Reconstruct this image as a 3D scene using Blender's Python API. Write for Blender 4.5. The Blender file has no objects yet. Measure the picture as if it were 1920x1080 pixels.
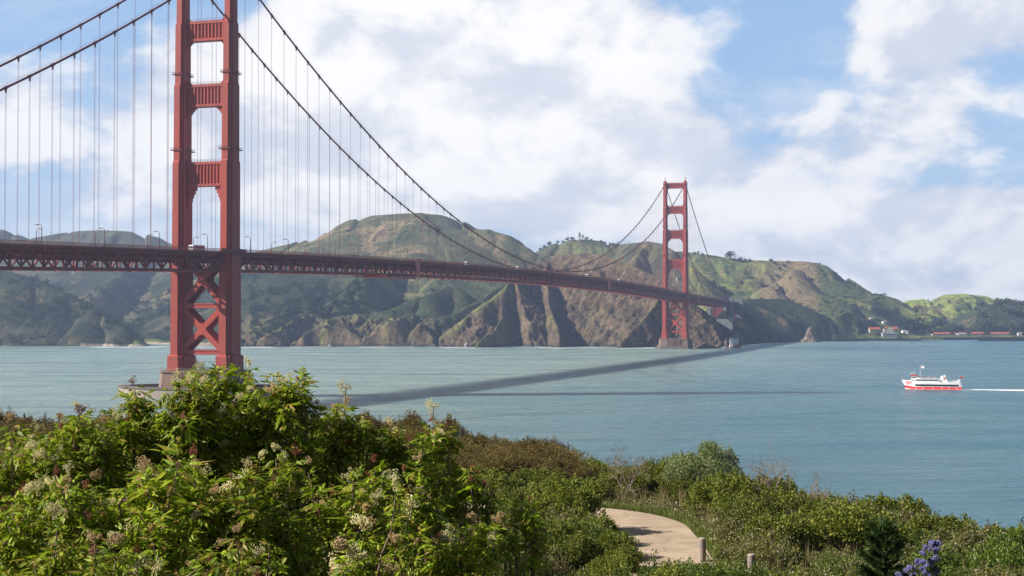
import bpy, math, random
import numpy as np
from mathutils import Vector, Matrix
random.seed(7)
RNG = np.random.default_rng(11)
scene = bpy.context.scene
COL = scene.collection
R = math.radians

# ------------------------------------------------------------------ camera
FPX, CAMZ, PITCH = 2735.7, 39.43, R(1.23)
cam_d = bpy.data.cameras.new('camera')
cam_d.sensor_width = 36.0
cam_d.lens = FPX / 1920 * 36
cam_d.clip_start = 0.1
cam_d.clip_end = 30000
cam = bpy.data.objects.new('camera', cam_d)
COL.objects.link(cam)
cam.location = (0, 0, CAMZ)
cam.rotation_euler = (R(90) + PITCH, 0, 0)
scene.camera = cam
scene.view_settings.view_transform = 'Standard'
scene.view_settings.look = 'None'
scene.view_settings.exposure = 0.80
scene.view_settings.gamma = 1.0
scene.cycles.max_bounces = 6
scene.cycles.transparent_max_bounces = 8
scene.cycles.volume_bounces = 1

# ------------------------------------------------------------------ sun
SUN_EL = R(34.5)
SUN = Vector((-0.9906 * math.cos(SUN_EL), -0.1365 * math.cos(SUN_EL), math.sin(SUN_EL))).normalized()
sun_d = bpy.data.lights.new('sun', 'SUN')
sun_d.energy = 5.0
sun_d.angle = R(0.5)
sun_d.color = (1.0, 0.94, 0.85)
sun = bpy.data.objects.new('sun', sun_d)
COL.objects.link(sun)
sun.rotation_euler = (-SUN).to_track_quat('-Z', 'Y').to_euler()


# ------------------------------------------------------------------ node helper
class NT:
    def __init__(s, tree):
        s.t = tree
        s.n = tree.nodes
        s.l = tree.links

    def add(s, typ, ins=None, **props):
        nd = s.n.new(typ)
        for k, v in props.items():
            setattr(nd, k, v)
        if ins:
            for k, v in ins.items():
                sock = nd.inputs[k]
                if hasattr(v, 'links') or isinstance(v, bpy.types.NodeSocket):
                    s.l.new(v, sock)
                else:
                    sock.default_value = v
        return nd

    def m(s, op, a, b=None, c=None, clamp=False):
        ins = {0: a}
        if b is not None:
            ins[1] = b
        if c is not None:
            ins[2] = c
        return s.add('ShaderNodeMath', ins, operation=op, use_clamp=clamp).outputs[0]

    def mix(s, f, a, b, mode='MIX'):
        nd = s.add('ShaderNodeMix', None, data_type='RGBA', blend_type=mode)
        for i, v in ((0, f), (6, a), (7, b)):
            if isinstance(v, bpy.types.NodeSocket):
                s.l.new(v, nd.inputs[i])
            else:
                nd.inputs[i].default_value = v if i == 0 else (*v[:3], 1)
        return nd.outputs[2]

    def smooth(s, v, a, b):
        nd = s.add('ShaderNodeMapRange', {0: v, 1: a, 2: b, 3: 0.0, 4: 1.0}, interpolation_type='SMOOTHSTEP')
        return nd.outputs[0]


# ------------------------------------------------------------------ world: sky with clouds
world = bpy.data.worlds.new('World')
scene.world = world
world.use_nodes = True
w = NT(world.node_tree)
w.n.clear()
sky = w.add('ShaderNodeTexSky', sky_type='NISHITA')
sky.sun_disc = False
sky.sun_elevation = SUN_EL
sky.sun_rotation = math.atan2(SUN.x, SUN.y)
sky.air_density = 1.0
sky.dust_density = 0.6
sky.ozone_density = 1.5
tc = w.add('ShaderNodeTexCoord')
sep = w.add('ShaderNodeSeparateXYZ', {0: tc.outputs['Generated']})
az = w.m('ARCTAN2', sep.outputs[0], sep.outputs[1])
el = w.m('ARCSINE', sep.outputs[2])
# noise domain: azimuth, elevation stretched so that clouds get flatter toward the horizon
vcoord = w.m('POWER', w.m('MAXIMUM', w.m('ADD', el, 0.03), 0.001), 0.72)
p = w.add('ShaderNodeCombineXYZ', {0: w.m('MULTIPLY', az, 6.6), 1: w.m('MULTIPLY', vcoord, 8.4), 2: 3.7}).outputs[0]
ps = w.add('ShaderNodeVectorMath', {0: p, 1: (-0.12, 0.30, 0.0)}, operation='ADD').outputs[0]


def fbm(vec, scale, det=8.0, rough=0.56, dist=0.25):
    return w.add('ShaderNodeTexNoise', {'Vector': vec, 'Scale': scale, 'Detail': det, 'Roughness': rough,
                                        'Distortion': dist}).outputs[0]


n1, n1s = fbm(p, 1.7, 9.0, .58), fbm(ps, 1.7, 9.0, .58)
# cloud banks: (azimuth, elevation, half width, half height, weight)
banks = []
for (x, y, rx, ry, k) in [(740, 90, 250, 190, 1.15), (960, 90, 250, 110, 1.0), (640, 170, 170, 140, .8),
                          (860, 260, 260, 110, .75), (1100, 265, 130, 55, .8), (1240, 280, 130, 50, .6),
                          (1740, 100, 190, 85, .95), (1890, 20, 120, 60, .4), (30, 215, 130, 95, .75),
                          (300, 210, 110, 120, .55), (330, 330, 200, 60, .4), (1480, 405, 280, 34, .8),
                          (1800, 400, 190, 42, .9), (1600, 300, 260, 34, .5), (1050, 400, 220, 50, .6),
                          (600, 360, 300, 60, .4), (100, 400, 240, 40, .3), (1700, 470, 400, 28, .55),
                          (1850, 230, 200, 40, .4), (1180, 90, 120, 70, .6), (1700, 520, 420, 40, .7), (1250, 340, 200, 50, .6), (1560, 235, 240, 34, .45), (150, 40, 180, 60, -.5), (1450, 120, 120, 90, -.3)]:
    banks.append(((x - 960) / FPX, (598.7 - y) / FPX, rx / FPX, ry / FPX, k))
acc = None
for (a0, e0, sa, se, k) in banks:
    u = w.m('MULTIPLY', w.m('SUBTRACT', az, a0), 1 / sa)
    v = w.m('MULTIPLY', w.m('SUBTRACT', el, e0), 1 / se)
    q = w.m('ADD', w.m('MULTIPLY', u, u), w.m('MULTIPLY', v, v))
    g = w.m('MULTIPLY', w.m('EXPONENT', w.m('MULTIPLY', q, -0.75)), k)
    acc = g if acc is None else w.m('ADD', acc, g)
# elsewhere on the sphere: scattered cumulus from the noise alone
away = w.smooth(w.m('ABSOLUTE', az), 0.40, 0.6)
high = w.smooth(el, 0.27, 0.45)
gen = w.m('MULTIPLY', w.m('MAXIMUM', away, high), 0.12)
acc = w.m('ADD', w.m('MINIMUM', acc, 1.25), gen)
dens = w.m('ADD', w.m('MULTIPLY', w.m('SUBTRACT', n1, 0.5), 2.3), w.m('MULTIPLY', acc, 0.95))
cover = w.smooth(dens, 0.12, 0.62)
# thin high veil
veil = w.smooth(fbm(w.add('ShaderNodeVectorMath', {0: p, 1: (0.5, 2.0, 1.0)}, operation='MULTIPLY').outputs[0], 1.3, 6.0, .6, .6), .38, .75)
low = w.smooth(el, 0.11, 0.0)
cover = w.m('MAXIMUM', cover, w.m('MULTIPLY', w.m('ADD', w.m('MULTIPLY', veil, 0.55), w.m('MULTIPLY', low, 0.70)), w.m('SUBTRACT', 1.0, w.m('MULTIPLY', w.m('MAXIMUM', away, high), .7))), clamp=True)
relief = w.smooth(w.m('SUBTRACT', n1, n1s), -0.13, 0.10)
thick = w.smooth(dens, 0.35, 1.5)
lit = w.m('ADD', w.m('MULTIPLY', relief, 0.72), w.m('MULTIPLY', thick, 0.34), clamp=True)
cloudcol = w.mix(lit, (5.9, 6.4, 7.5), (9.5, 9.4, 9.35))
skyblue = w.mix(w.m('MULTIPLY', w.m('SUBTRACT', 1.0, w.m('MAXIMUM', away, high)), .6), sky.outputs[0], (3.6, 5.7, 9.2))
final = w.mix(cover, skyblue, cloudcol)
dim = w.m('SUBTRACT', 1.0, w.m('MULTIPLY', w.m('MAXIMUM', away, high), .5))   # sky outside the view dimmed to cut fill light on shaded faces
final = w.add('ShaderNodeVectorMath', {0: final, 'Scale': dim}, operation='SCALE').outputs[0]
bg = w.add('ShaderNodeBackground', {0: final, 1: 0.064})
out = w.add('ShaderNodeOutputWorld', {0: bg.outputs[0]})


# ------------------------------------------------------------------ object helpers
def tag(o, label=None, cat=None, group=None, kind=None):
    if label:
        o['label'] = label
    if cat:
        o['category'] = cat
    if group:
        o['group'] = group
    if kind:
        o['kind'] = kind
    return o


def empty(name, loc=(0, 0, 0), rz=0.0, parent=None):
    o = bpy.data.objects.new(name, None)
    o.empty_display_size = 0.5
    COL.objects.link(o)
    o.location = loc
    o.rotation_euler = (0, 0, rz)
    if parent:
        o.parent = parent
    return o


def link(name, me, parent=None, loc=None):
    o = bpy.data.objects.new(name, me)
    COL.objects.link(o)
    if parent:
        o.parent = parent
    if loc is not None:
        o.location = loc
    return o


def np_mesh(name, V, F, mat, smooth=False, col=None):
    """V (n,3), F (m,k) uniform faces."""
    V = np.asarray(V, np.float32)
    F = np.asarray(F, np.int32)
    me = bpy.data.meshes.new(name)
    k = F.shape[1]
    me.vertices.add(len(V))
    me.vertices.foreach_set('co', V.ravel())
    me.loops.add(F.size)
    me.loops.foreach_set('vertex_index', F.ravel())
    me.polygons.add(len(F))
    me.polygons.foreach_set('loop_start', np.arange(0, F.size, k, dtype=np.int32))
    me.polygons.foreach_set('use_smooth', np.full(len(F), smooth, bool))
    me.update(calc_edges=True)
    if col is not None:
        a = me.color_attributes.new('cover', 'FLOAT_COLOR', 'POINT')
        c = np.ones((len(V), 4), np.float32)
        c[:, :3] = col
        a.data.foreach_set('color', c.ravel())
    if mat:
        me.materials.append(mat)
    return me


def children(o):
    return [c for c in KIDS.get(o.name, [])]


def copy_tree(src, kids, loc, rz, scale, label=None, group=None):
    """copy a thing and its parts (kids = list of parts, each [obj, [subparts]])"""
    c = src.copy()
    COL.objects.link(c)
    c.location = loc
    c.rotation_euler = (0, 0, rz)
    c.scale = scale
    if label:
        c['label'] = label
    if group:
        c['group'] = group
    for ch, subs in kids:
        d = ch.copy()
        COL.objects.link(d)
        d.parent = c
        for sb in subs:
            e = sb.copy()
            COL.objects.link(e)
            e.parent = d
    return c


class MB:
    def __init__(s):
        s.v = []
        s.f = []

    def box(s, c, size, M=None):
        hx, hy, hz = size[0] / 2, size[1] / 2, size[2] / 2
        b = len(s.v)
        for x, y, z in ((-hx, -hy, -hz), (hx, -hy, -hz), (hx, hy, -hz), (-hx, hy, -hz),
                        (-hx, -hy, hz), (hx, -hy, hz), (hx, hy, hz), (-hx, hy, hz)):
            q = Vector((x, y, z))
            if M is not None:
                q = M @ q
            s.v.append((q[0] + c[0], q[1] + c[1], q[2] + c[2]))
        for f in ((0, 3, 2, 1), (4, 5, 6, 7), (0, 1, 5, 4), (1, 2, 6, 5), (2, 3, 7, 6), (3, 0, 4, 7)):
            s.f.append(tuple(b + i for i in f))

    def beam(s, p0, p1, wd, ht, up=(0, 0, 1)):
        p0, p1 = Vector(p0), Vector(p1)
        d = p1 - p0
        L = d.length
        d.normalize()
        u = Vector(up)
        x = d.cross(u)
        if x.length < 1e-4:
            x = d.cross(Vector((1, 0, 0)))
        x.normalize()
        u = x.cross(d)
        M = Matrix((x, d, u)).transposed()
        s.box((p0 + p1) / 2, (wd, L, ht), M)

    def tube(s, pts, rad, n=6, caps=True):
        b = len(s.v)
        pts = [Vector(q) for q in pts]
        if not hasattr(rad, '__len__'):
            rad = [rad] * len(pts)
        for i, q in enumerate(pts):
            d = (pts[min(i + 1, len(pts) - 1)] - pts[max(i - 1, 0)])
            d.normalize()
            a = d.cross(Vector((0.13, 0.27, 0.95)))
            if a.length < 1e-3:
                a = d.cross(Vector((1, 0, 0)))
            a.normalize()
            c = d.cross(a)
            for j in range(n):
                t = 2 * math.pi * j / n
                w_ = a * math.cos(t) * rad[i] + c * math.sin(t) * rad[i]
                s.v.append(tuple(q + w_))
        for i in range(len(pts) - 1):
            for j in range(n):
                k = (j + 1) % n
                s.f.append((b + i * n + j, b + i * n + k, b + (i + 1) * n + k, b + (i + 1) * n + j))
        if caps:
            s.f.append(tuple(b + j for j in range(n))[::-1])
            e = b + (len(pts) - 1) * n
            s.f.append(tuple(e + j for j in range(n)))

    def prism(s, poly, z0, z1, poly1=None, axes=None):
        """poly in the plane (a,b), extruded z0..z1; axes maps (a,b,h)->xyz"""
        poly1 = poly1 or poly
        ax = axes or (lambda a, b_, h: (a, b_, h))
        b = len(s.v)
        n = len(poly)
        for q in poly:
            s.v.append(ax(q[0], q[1], z0))
        for q in poly1:
            s.v.append(ax(q[0], q[1], z1))
        for j in range(n):
            k = (j + 1) % n
            s.f.append((b + j, b + k, b + n + k, b + n + j))
        s.f.append(tuple(b + j for j in range(n))[::-1])
        s.f.append(tuple(b + n + j for j in range(n)))

    def build(s, name, mat, parent=None, loc=None, smooth=False, bevel=0.0):
        me = bpy.data.meshes.new(name)
        me.from_pydata([tuple(q) for q in s.v], [], s.f)
        me.update()
        if smooth:
            me.polygons.foreach_set('use_smooth', np.full(len(me.polygons), True, bool))
        me.materials.append(mat)
        o = link(name, me, parent, loc)
        if bevel:
            bv = o.modifiers.new('bevel', 'BEVEL')
            bv.width = bevel
            bv.segments = 1
        return o


# ------------------------------------------------------------------ pixel + distance -> real world point (camera solved from the photo)
def W(px, py, D):
    a, b = (px - 960) / FPX, (540 - py) / FPX
    r = Vector((a, math.cos(PITCH) - b * math.sin(PITCH), math.sin(PITCH) + b * math.cos(PITCH)))
    s_ = D / r.y
    return Vector((r.x * s_, D, CAMZ + r.z * s_))


def WZ(px, py, z):
    a, b = (px - 960) / FPX, (540 - py) / FPX
    r = Vector((a, math.cos(PITCH) - b * math.sin(PITCH), math.sin(PITCH) + b * math.cos(PITCH)))
    s_ = (z - CAMZ) / r.z
    return Vector((r.x * s_, r.y * s_, z))


# ------------------------------------------------------------------ numpy noise
TAB = np.random.default_rng(5).random((256, 256)).astype(np.float32)


def vn(x, y):
    xi = np.floor(x).astype(np.int64)
    yi = np.floor(y).astype(np.int64)
    fx, fy = x - xi, y - yi
    fx = fx * fx * fx * (fx * (fx * 6 - 15) + 10)
    fy = fy * fy * fy * (fy * (fy * 6 - 15) + 10)
    a, b = TAB[xi & 255, yi & 255], TAB[(xi + 1) & 255, yi & 255]
    c, d = TAB[xi & 255, (yi + 1) & 255], TAB[(xi + 1) & 255, (yi + 1) & 255]
    return (a * (1 - fx) + b * fx) * (1 - fy) + (c * (1 - fx) + d * fx) * fy


def fb(x, y, oct_=4, g=0.5):
    s_, a, t = 0, 1.0, 0
    for i in range(oct_):
        s_ = s_ + a * vn(x * 2 ** i + 17.3 * i, y * 2 ** i + 5.1 * i)
        t += a
        a *= g
    return s_ / t


def sstep(a, b, x):
    t = np.clip((x - a) / (b - a), 0, 1)
    return t * t * (3 - 2 * t)


# ------------------------------------------------------------------ materials
def principled(name, col, rough=0.7, col2=None, scale=1.0, bump=0.0, bscale=None, spec=0.4, metal=0.0, det=5, mix=(0.35, 0.65),
               coord='Object', stretch=(1, 1, 1)):
    m = bpy.data.materials.new(name)
    m.use_nodes = True
    t = NT(m.node_tree)
    b = t.n['Principled BSDF']
    b.inputs['Roughness'].default_value = rough
    b.inputs['Specular IOR Level'].default_value = spec
    b.inputs['Metallic'].default_value = metal
    b.inputs['Base Color'].default_value = (*col, 1)
    if col2 or bump:
        co = t.add('ShaderNodeTexCoord').outputs[coord]
        if stretch != (1, 1, 1):
            co = t.add('ShaderNodeVectorMath', {0: co, 1: stretch}, operation='MULTIPLY').outputs[0]
    if col2:
        nz = t.add('ShaderNodeTexNoise', {'Vector': co, 'Scale': scale, 'Detail': det, 'Roughness': 0.6}).outputs[0]
        f = t.smooth(nz, mix[0], mix[1])
        t.l.new(t.mix(f, col, col2), b.inputs['Base Color'])
    if bump:
        nb = t.add('ShaderNodeTexNoise', {'Vector': co, 'Scale': bscale or scale * 4, 'Detail': 6, 'Roughness': 0.6}).outputs[0]
        bm = t.add('ShaderNodeBump', {'Height': nb, 'Strength': 0.8, 'Distance': bump})
        t.l.new(bm.outputs[0], b.inputs['Normal'])
    return m


def leafmat(name, cols, trans=0.35, rough=0.5, spec=0.4):
    """each leaf (mesh island) picks its own colour from cols"""
    m = bpy.data.materials.new(name)
    m.use_nodes = True
    t = NT(m.node_tree)
    b = t.n['Principled BSDF']
    g = t.add('ShaderNodeNewGeometry')
    ramp = t.add('ShaderNodeValToRGB', {0: g.outputs['Random Per Island']})
    cr = ramp.color_ramp
    while len(cr.elements) < len(cols):
        cr.elements.new(0.5)
    for i, c in enumerate(cols):
        cr.elements[i].position = i / max(1, len(cols) - 1)
        cr.elements[i].color = (*c, 1)
    oi = t.add('ShaderNodeObjectInfo')
    hs = t.add('ShaderNodeHueSaturation', {'Value': t.m('MULTIPLY_ADD', oi.outputs['Random'], 0.35, 0.82),
                                          'Color': ramp.outputs[0]})
    colr = hs.outputs[0]
    t.l.new(colr, b.inputs['Base Color'])
    b.inputs['Roughness'].default_value = rough
    b.inputs['Specular IOR Level'].default_value = spec
    tr = t.add('ShaderNodeBsdfTranslucent', {0: colr})
    mx = t.add('ShaderNodeMixShader', {0: trans, 1: b.outputs[0], 2: tr.outputs[0]})
    t.l.new(mx.outputs[0], t.n['Material Output'].inputs[0])
    return m


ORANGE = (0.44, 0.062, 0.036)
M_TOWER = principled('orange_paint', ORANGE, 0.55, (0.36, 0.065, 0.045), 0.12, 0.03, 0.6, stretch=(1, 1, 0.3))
t = NT(M_TOWER.node_tree)
b_in = t.n['Principled BSDF'].inputs['Base Color']
src = b_in.links[0].from_socket
sp_ = t.add('ShaderNodeSeparateXYZ', {0: t.add('ShaderNodeTexCoord').outputs['Object']})
cv = t.add('ShaderNodeCombineXYZ', {0: t.m('ADD', sp_.outputs[0], sp_.outputs[1]), 1: sp_.outputs[2]}).outputs[0]
bk = t.add('ShaderNodeTexBrick', {'Vector': cv, 'Color1': (1, 1, 1, 1), 'Color2': (.86, .86, .88, 1), 'Mortar': (.62, .58, .6, 1), 'Scale': 1.0,
                                 'Mortar Size': .09, 'Brick Width': 1.07, 'Row Height': 3.2}, offset=0.0)
st_ = t.add('ShaderNodeTexNoise', {'Vector': t.add('ShaderNodeVectorMath', {0: cv, 1: (1.2, .06, 1)}, operation='MULTIPLY').outputs[0], 'Scale': 1.0,
                                  'Detail': 5, 'Roughness': .6}).outputs[0]
c1 = t.mix(.75, src, bk.outputs[0], 'MULTIPLY')
t.l.new(t.mix(t.m('MULTIPLY', t.smooth(st_, .55, .75), .35), c1, (.20, .05, .045)), b_in)
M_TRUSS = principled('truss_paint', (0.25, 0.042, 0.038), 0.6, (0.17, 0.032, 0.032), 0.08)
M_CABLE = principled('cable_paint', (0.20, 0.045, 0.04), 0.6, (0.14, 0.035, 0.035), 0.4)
M_ROPE = principled('rope_paint', (0.42, 0.13, 0.11), 0.6)
M_PANEL = principled('pale_red_panel', (0.62, 0.20, 0.19), 0.6, (0.5, 0.14, 0.13), 0.6)
M_REDGUARD = principled('red_guard', (0.62, 0.05, 0.035), 0.5, (0.5, 0.04, 0.03), 1.0)
M_CONC = principled('pier_concrete', (0.24, 0.15, 0.115), 0.85, (0.14, 0.10, 0.08), 0.12, 0.12, 0.8, stretch=(1, 1, 0.25))
M_CONCW = principled('wet_concrete', (0.16, 0.12, 0.10), 0.6, (0.10, 0.085, 0.075), 0.25, 0.1, 0.8)
M_PYLON = principled('pylon_concrete', (0.20, 0.21, 0.22), 0.85, (0.14, 0.15, 0.16), 0.1, 0.1, 0.6)
M_ASPH = principled('bridge_asphalt', (0.06, 0.06, 0.06), 0.9, (0.045, 0.045, 0.048), 0.5)
M_LAMP = principled('lamp_paint', (0.13, 0.05, 0.045), 0.55)
M_WHITE = principled('white_paint', (0.80, 0.80, 0.78), 0.45, (0.72, 0.72, 0.70), 0.6)
M_GLASS = principled('dark_glass', (0.02, 0.025, 0.04), 0.15, spec=0.6)
M_TYRE = principled('rubber', (0.02, 0.02, 0.02), 0.8)
M_METAL = principled('grey_metal', (0.35, 0.35, 0.36), 0.45, metal=0.5)

# ------------------------------------------------------------------ far shore (terrain)
SH = np.array([(-900, 655), (0, 655), (130, 654), (180, 651), (330, 650.6), (460, 651), (520, 650.5), (600, 649.8), (700, 650), (800, 650),
               (860, 651.3), (900, 652.4), (960, 649.1), (1010, 650.5), (1040, 652.3), (1060, 651.4), (1078, 651.8), (1130, 652.3), (1200, 652.6),
               (1250, 652.4), (1330, 651.5), (1372, 650), (1400, 646), (1440, 642.5), (1500, 641), (1620, 638.5), (1700, 637.6),
               (1920, 636.2), (2600, 633)])
SHD = (CAMZ * FPX) / (SH[:, 1] - 598.7)
SHA = (SH[:, 0] - 960) / FPX


def shoreD(a):
    return np.interp(a, SHA, SHD)


# ridge lines as (pixel x, pixel y, distance); k = side slope, r = crest rounding
RIDGES = [
    ('A', .20, 60, [(-700, 450, 4300), (-300, 425, 4300), (0, 430, 4200), (25, 436, 4200), (55, 447, 4200), (90, 440, 4200), (140, 434, 4200),
                    (200, 431, 4200), (245, 434, 4200), (285, 442, 4200), (325, 457, 4100), (400, 474, 4000), (470, 485, 3900)]),
    ('A', .38, 30, [(-700, 470, 2600), (-300, 485, 2500), (0, 503, 2450), (60, 520, 2400), (120, 548, 2330), (180, 582, 2260),
                    (230, 614, 2190), (255, 640, 2140)]),
    ('A', .30, 40, [(285, 442, 4200), (260, 490, 3600), (205, 530, 3100), (170, 560, 2800)]),
    ('A', .30, 40, [(400, 474, 4000), (410, 520, 3200), (420, 560, 2750), (440, 600, 2400), (470, 630, 2200)]),
    ('A', .30, 40, [(325, 457, 4100), (330, 530, 3100), (325, 580, 2600)]),
    ('B', .26, 50, [(440, 495, 3300), (500, 468, 3250), (560, 453, 3200), (600, 441, 3200), (640, 424, 3200), (670, 411, 3200), (700, 404, 3200),
                    (750, 401, 3200), (790, 399, 3200), (825, 403, 3200), (860, 414, 3200), (890, 429, 3200), (930, 445, 3200),
                    (1000, 472, 3200), (1050, 490, 3200)]),
    ('B', .42, 18, [(860, 422, 3120), (890, 430, 3050), (915, 430, 3000), (950, 441, 2950), (985, 463, 2900), (1010, 482, 2850), (1030, 500, 2800)]),
    ('B', .40, 15, [(880, 428, 3080), (835, 444, 2950), (790, 462, 2820), (770, 490, 2700), (790, 520, 2550)]),
    ('B', .36, 25, [(705, 424, 3130), (650, 462, 2900), (610, 500, 2700), (580, 540, 2500), (520, 596, 2280), (480, 622, 2140)]),
    ('B', .50, 12, [(770, 490, 2700), (720, 517, 2480), (680, 520, 2400), (640, 548, 2330), (595, 582, 2250), (545, 602, 2180), (515, 616, 2120)]),
    ('B', .42, 20, [(790, 510, 2600), (830, 522, 2450), (850, 532, 2400), (800, 552, 2300), (730, 580, 2220), (640, 590, 2170), (600, 600, 2115)]),
    ('B', .50, 12, [(850, 532, 2400), (790, 580, 2250), (740, 592, 2170), (715, 598, 2112)]),
    ('B', .50, 12, [(960, 525, 2500), (900, 560, 2350), (850, 590, 2230), (790, 602, 2130)]),
    ('C', .85, 4, [(800, 649, 2095), (850, 618, 2110), (900, 578, 2140), (940, 547, 2180), (962, 531, 2200), (1000, 497, 2330), (1030, 484, 2340),
                   (1055, 476, 2340), (1115, 475, 2310), (1135, 478, 2290), (1175, 494, 2250), (1210, 509, 2220), (1245, 526, 2190),
                   (1285, 552, 2160), (1310, 575, 2140), (1330, 605, 2115), (1345, 640, 2090)]),
    ('C', 1.9, 2, [(966, 533, 2215), (957, 560, 2165), (948, 585, 2120), (925, 612, 2075), (895, 643, 2025)]),
    ('C', 1.7, 2, [(1030, 484, 2340), (1022, 520, 2280), (1034, 570, 2190), (1045, 610, 2110), (1045, 646, 2055)]),
    ('C', 1.3, 2, [(1245, 526, 2190), (1232, 565, 2130), (1205, 600, 2080), (1165, 640, 2030)]),
    ('D', .28, 40, [(940, 500, 3400), (1000, 474, 3350), (1015, 468, 3350), (1040, 457, 3350), (1065, 451, 3350), (1090, 448, 3350), (1130, 452, 3350),
                    (1165, 458, 3350), (1220, 466, 3400), (1260, 470, 3400), (1310, 475, 3350), (1350, 481, 3350), (1400, 487, 3350),
                    (1440, 488, 3350), (1480, 489, 3350), (1508, 490, 3350), (1530, 495, 3350), (1560, 510, 3350), (1600, 534, 3350),
                    (1640, 553, 3350), (1700, 568, 3350), (1740, 575, 3330), (1800, 590, 3300)]),
    ('D', .45, 15, [(1165, 458, 3300), (1195, 454, 3120), (1215, 452, 3080), (1240, 457, 3040), (1265, 470, 3000), (1290, 495, 2940), (1310, 525, 2860)]),
    ('D', .45, 12, [(1215, 452, 3080), (1200, 475, 3000), (1190, 500, 2900)]),
    ('D', .40, 15, [(1350, 481, 3350), (1345, 510, 3150), (1330, 545, 2950), (1320, 565, 2800)]),
    ('D', .40, 15, [(1440, 488, 3350), (1420, 520, 3150), (1395, 545, 3000)]),
    ('D', .24, 50, [(1508, 490, 3350), (1480, 515, 3150), (1440, 540, 3000), (1420, 562, 2860)]),
    ('D', .40, 12, [(1528, 493, 3350), (1530, 520, 3180), (1525, 560, 3000), (1545, 590, 2900)]),
    ('D', .32, 15, [(1600, 534, 3350), (1620, 574, 3150), (1640, 602, 3080)]),
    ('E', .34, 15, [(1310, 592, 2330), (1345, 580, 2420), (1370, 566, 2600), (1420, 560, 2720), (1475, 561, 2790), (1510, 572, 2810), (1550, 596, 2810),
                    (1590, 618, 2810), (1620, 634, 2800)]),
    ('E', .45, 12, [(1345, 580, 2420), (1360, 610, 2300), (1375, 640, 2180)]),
    ('F', .16, 40, [(1640, 590, 3750), (1700, 563, 3850), (1740, 559, 3850), (1770, 553, 3850), (1805, 551, 3850), (1850, 555, 3850),
                    (1900, 562, 3850), (1980, 575, 3850)]),
    ('F', .16, 20, [(1805, 551, 3850), (1780, 580, 3500), (1740, 600, 3300)]),
    ('F', .18, 20, [(1870, 557, 3850), (1880, 585, 3500), (1850, 602, 3300)]),
    ('G', .30, 30, [(1835, 590, 3150), (1855, 568, 3120), (1880, 555, 3100), (1920, 548, 3100), (2000, 540, 3100), (2300, 530, 3100), (2700, 560, 3100)]),
    ('G', .30, 25, [(1920, 548, 3100), (1925, 590, 2980)]),
]


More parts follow.
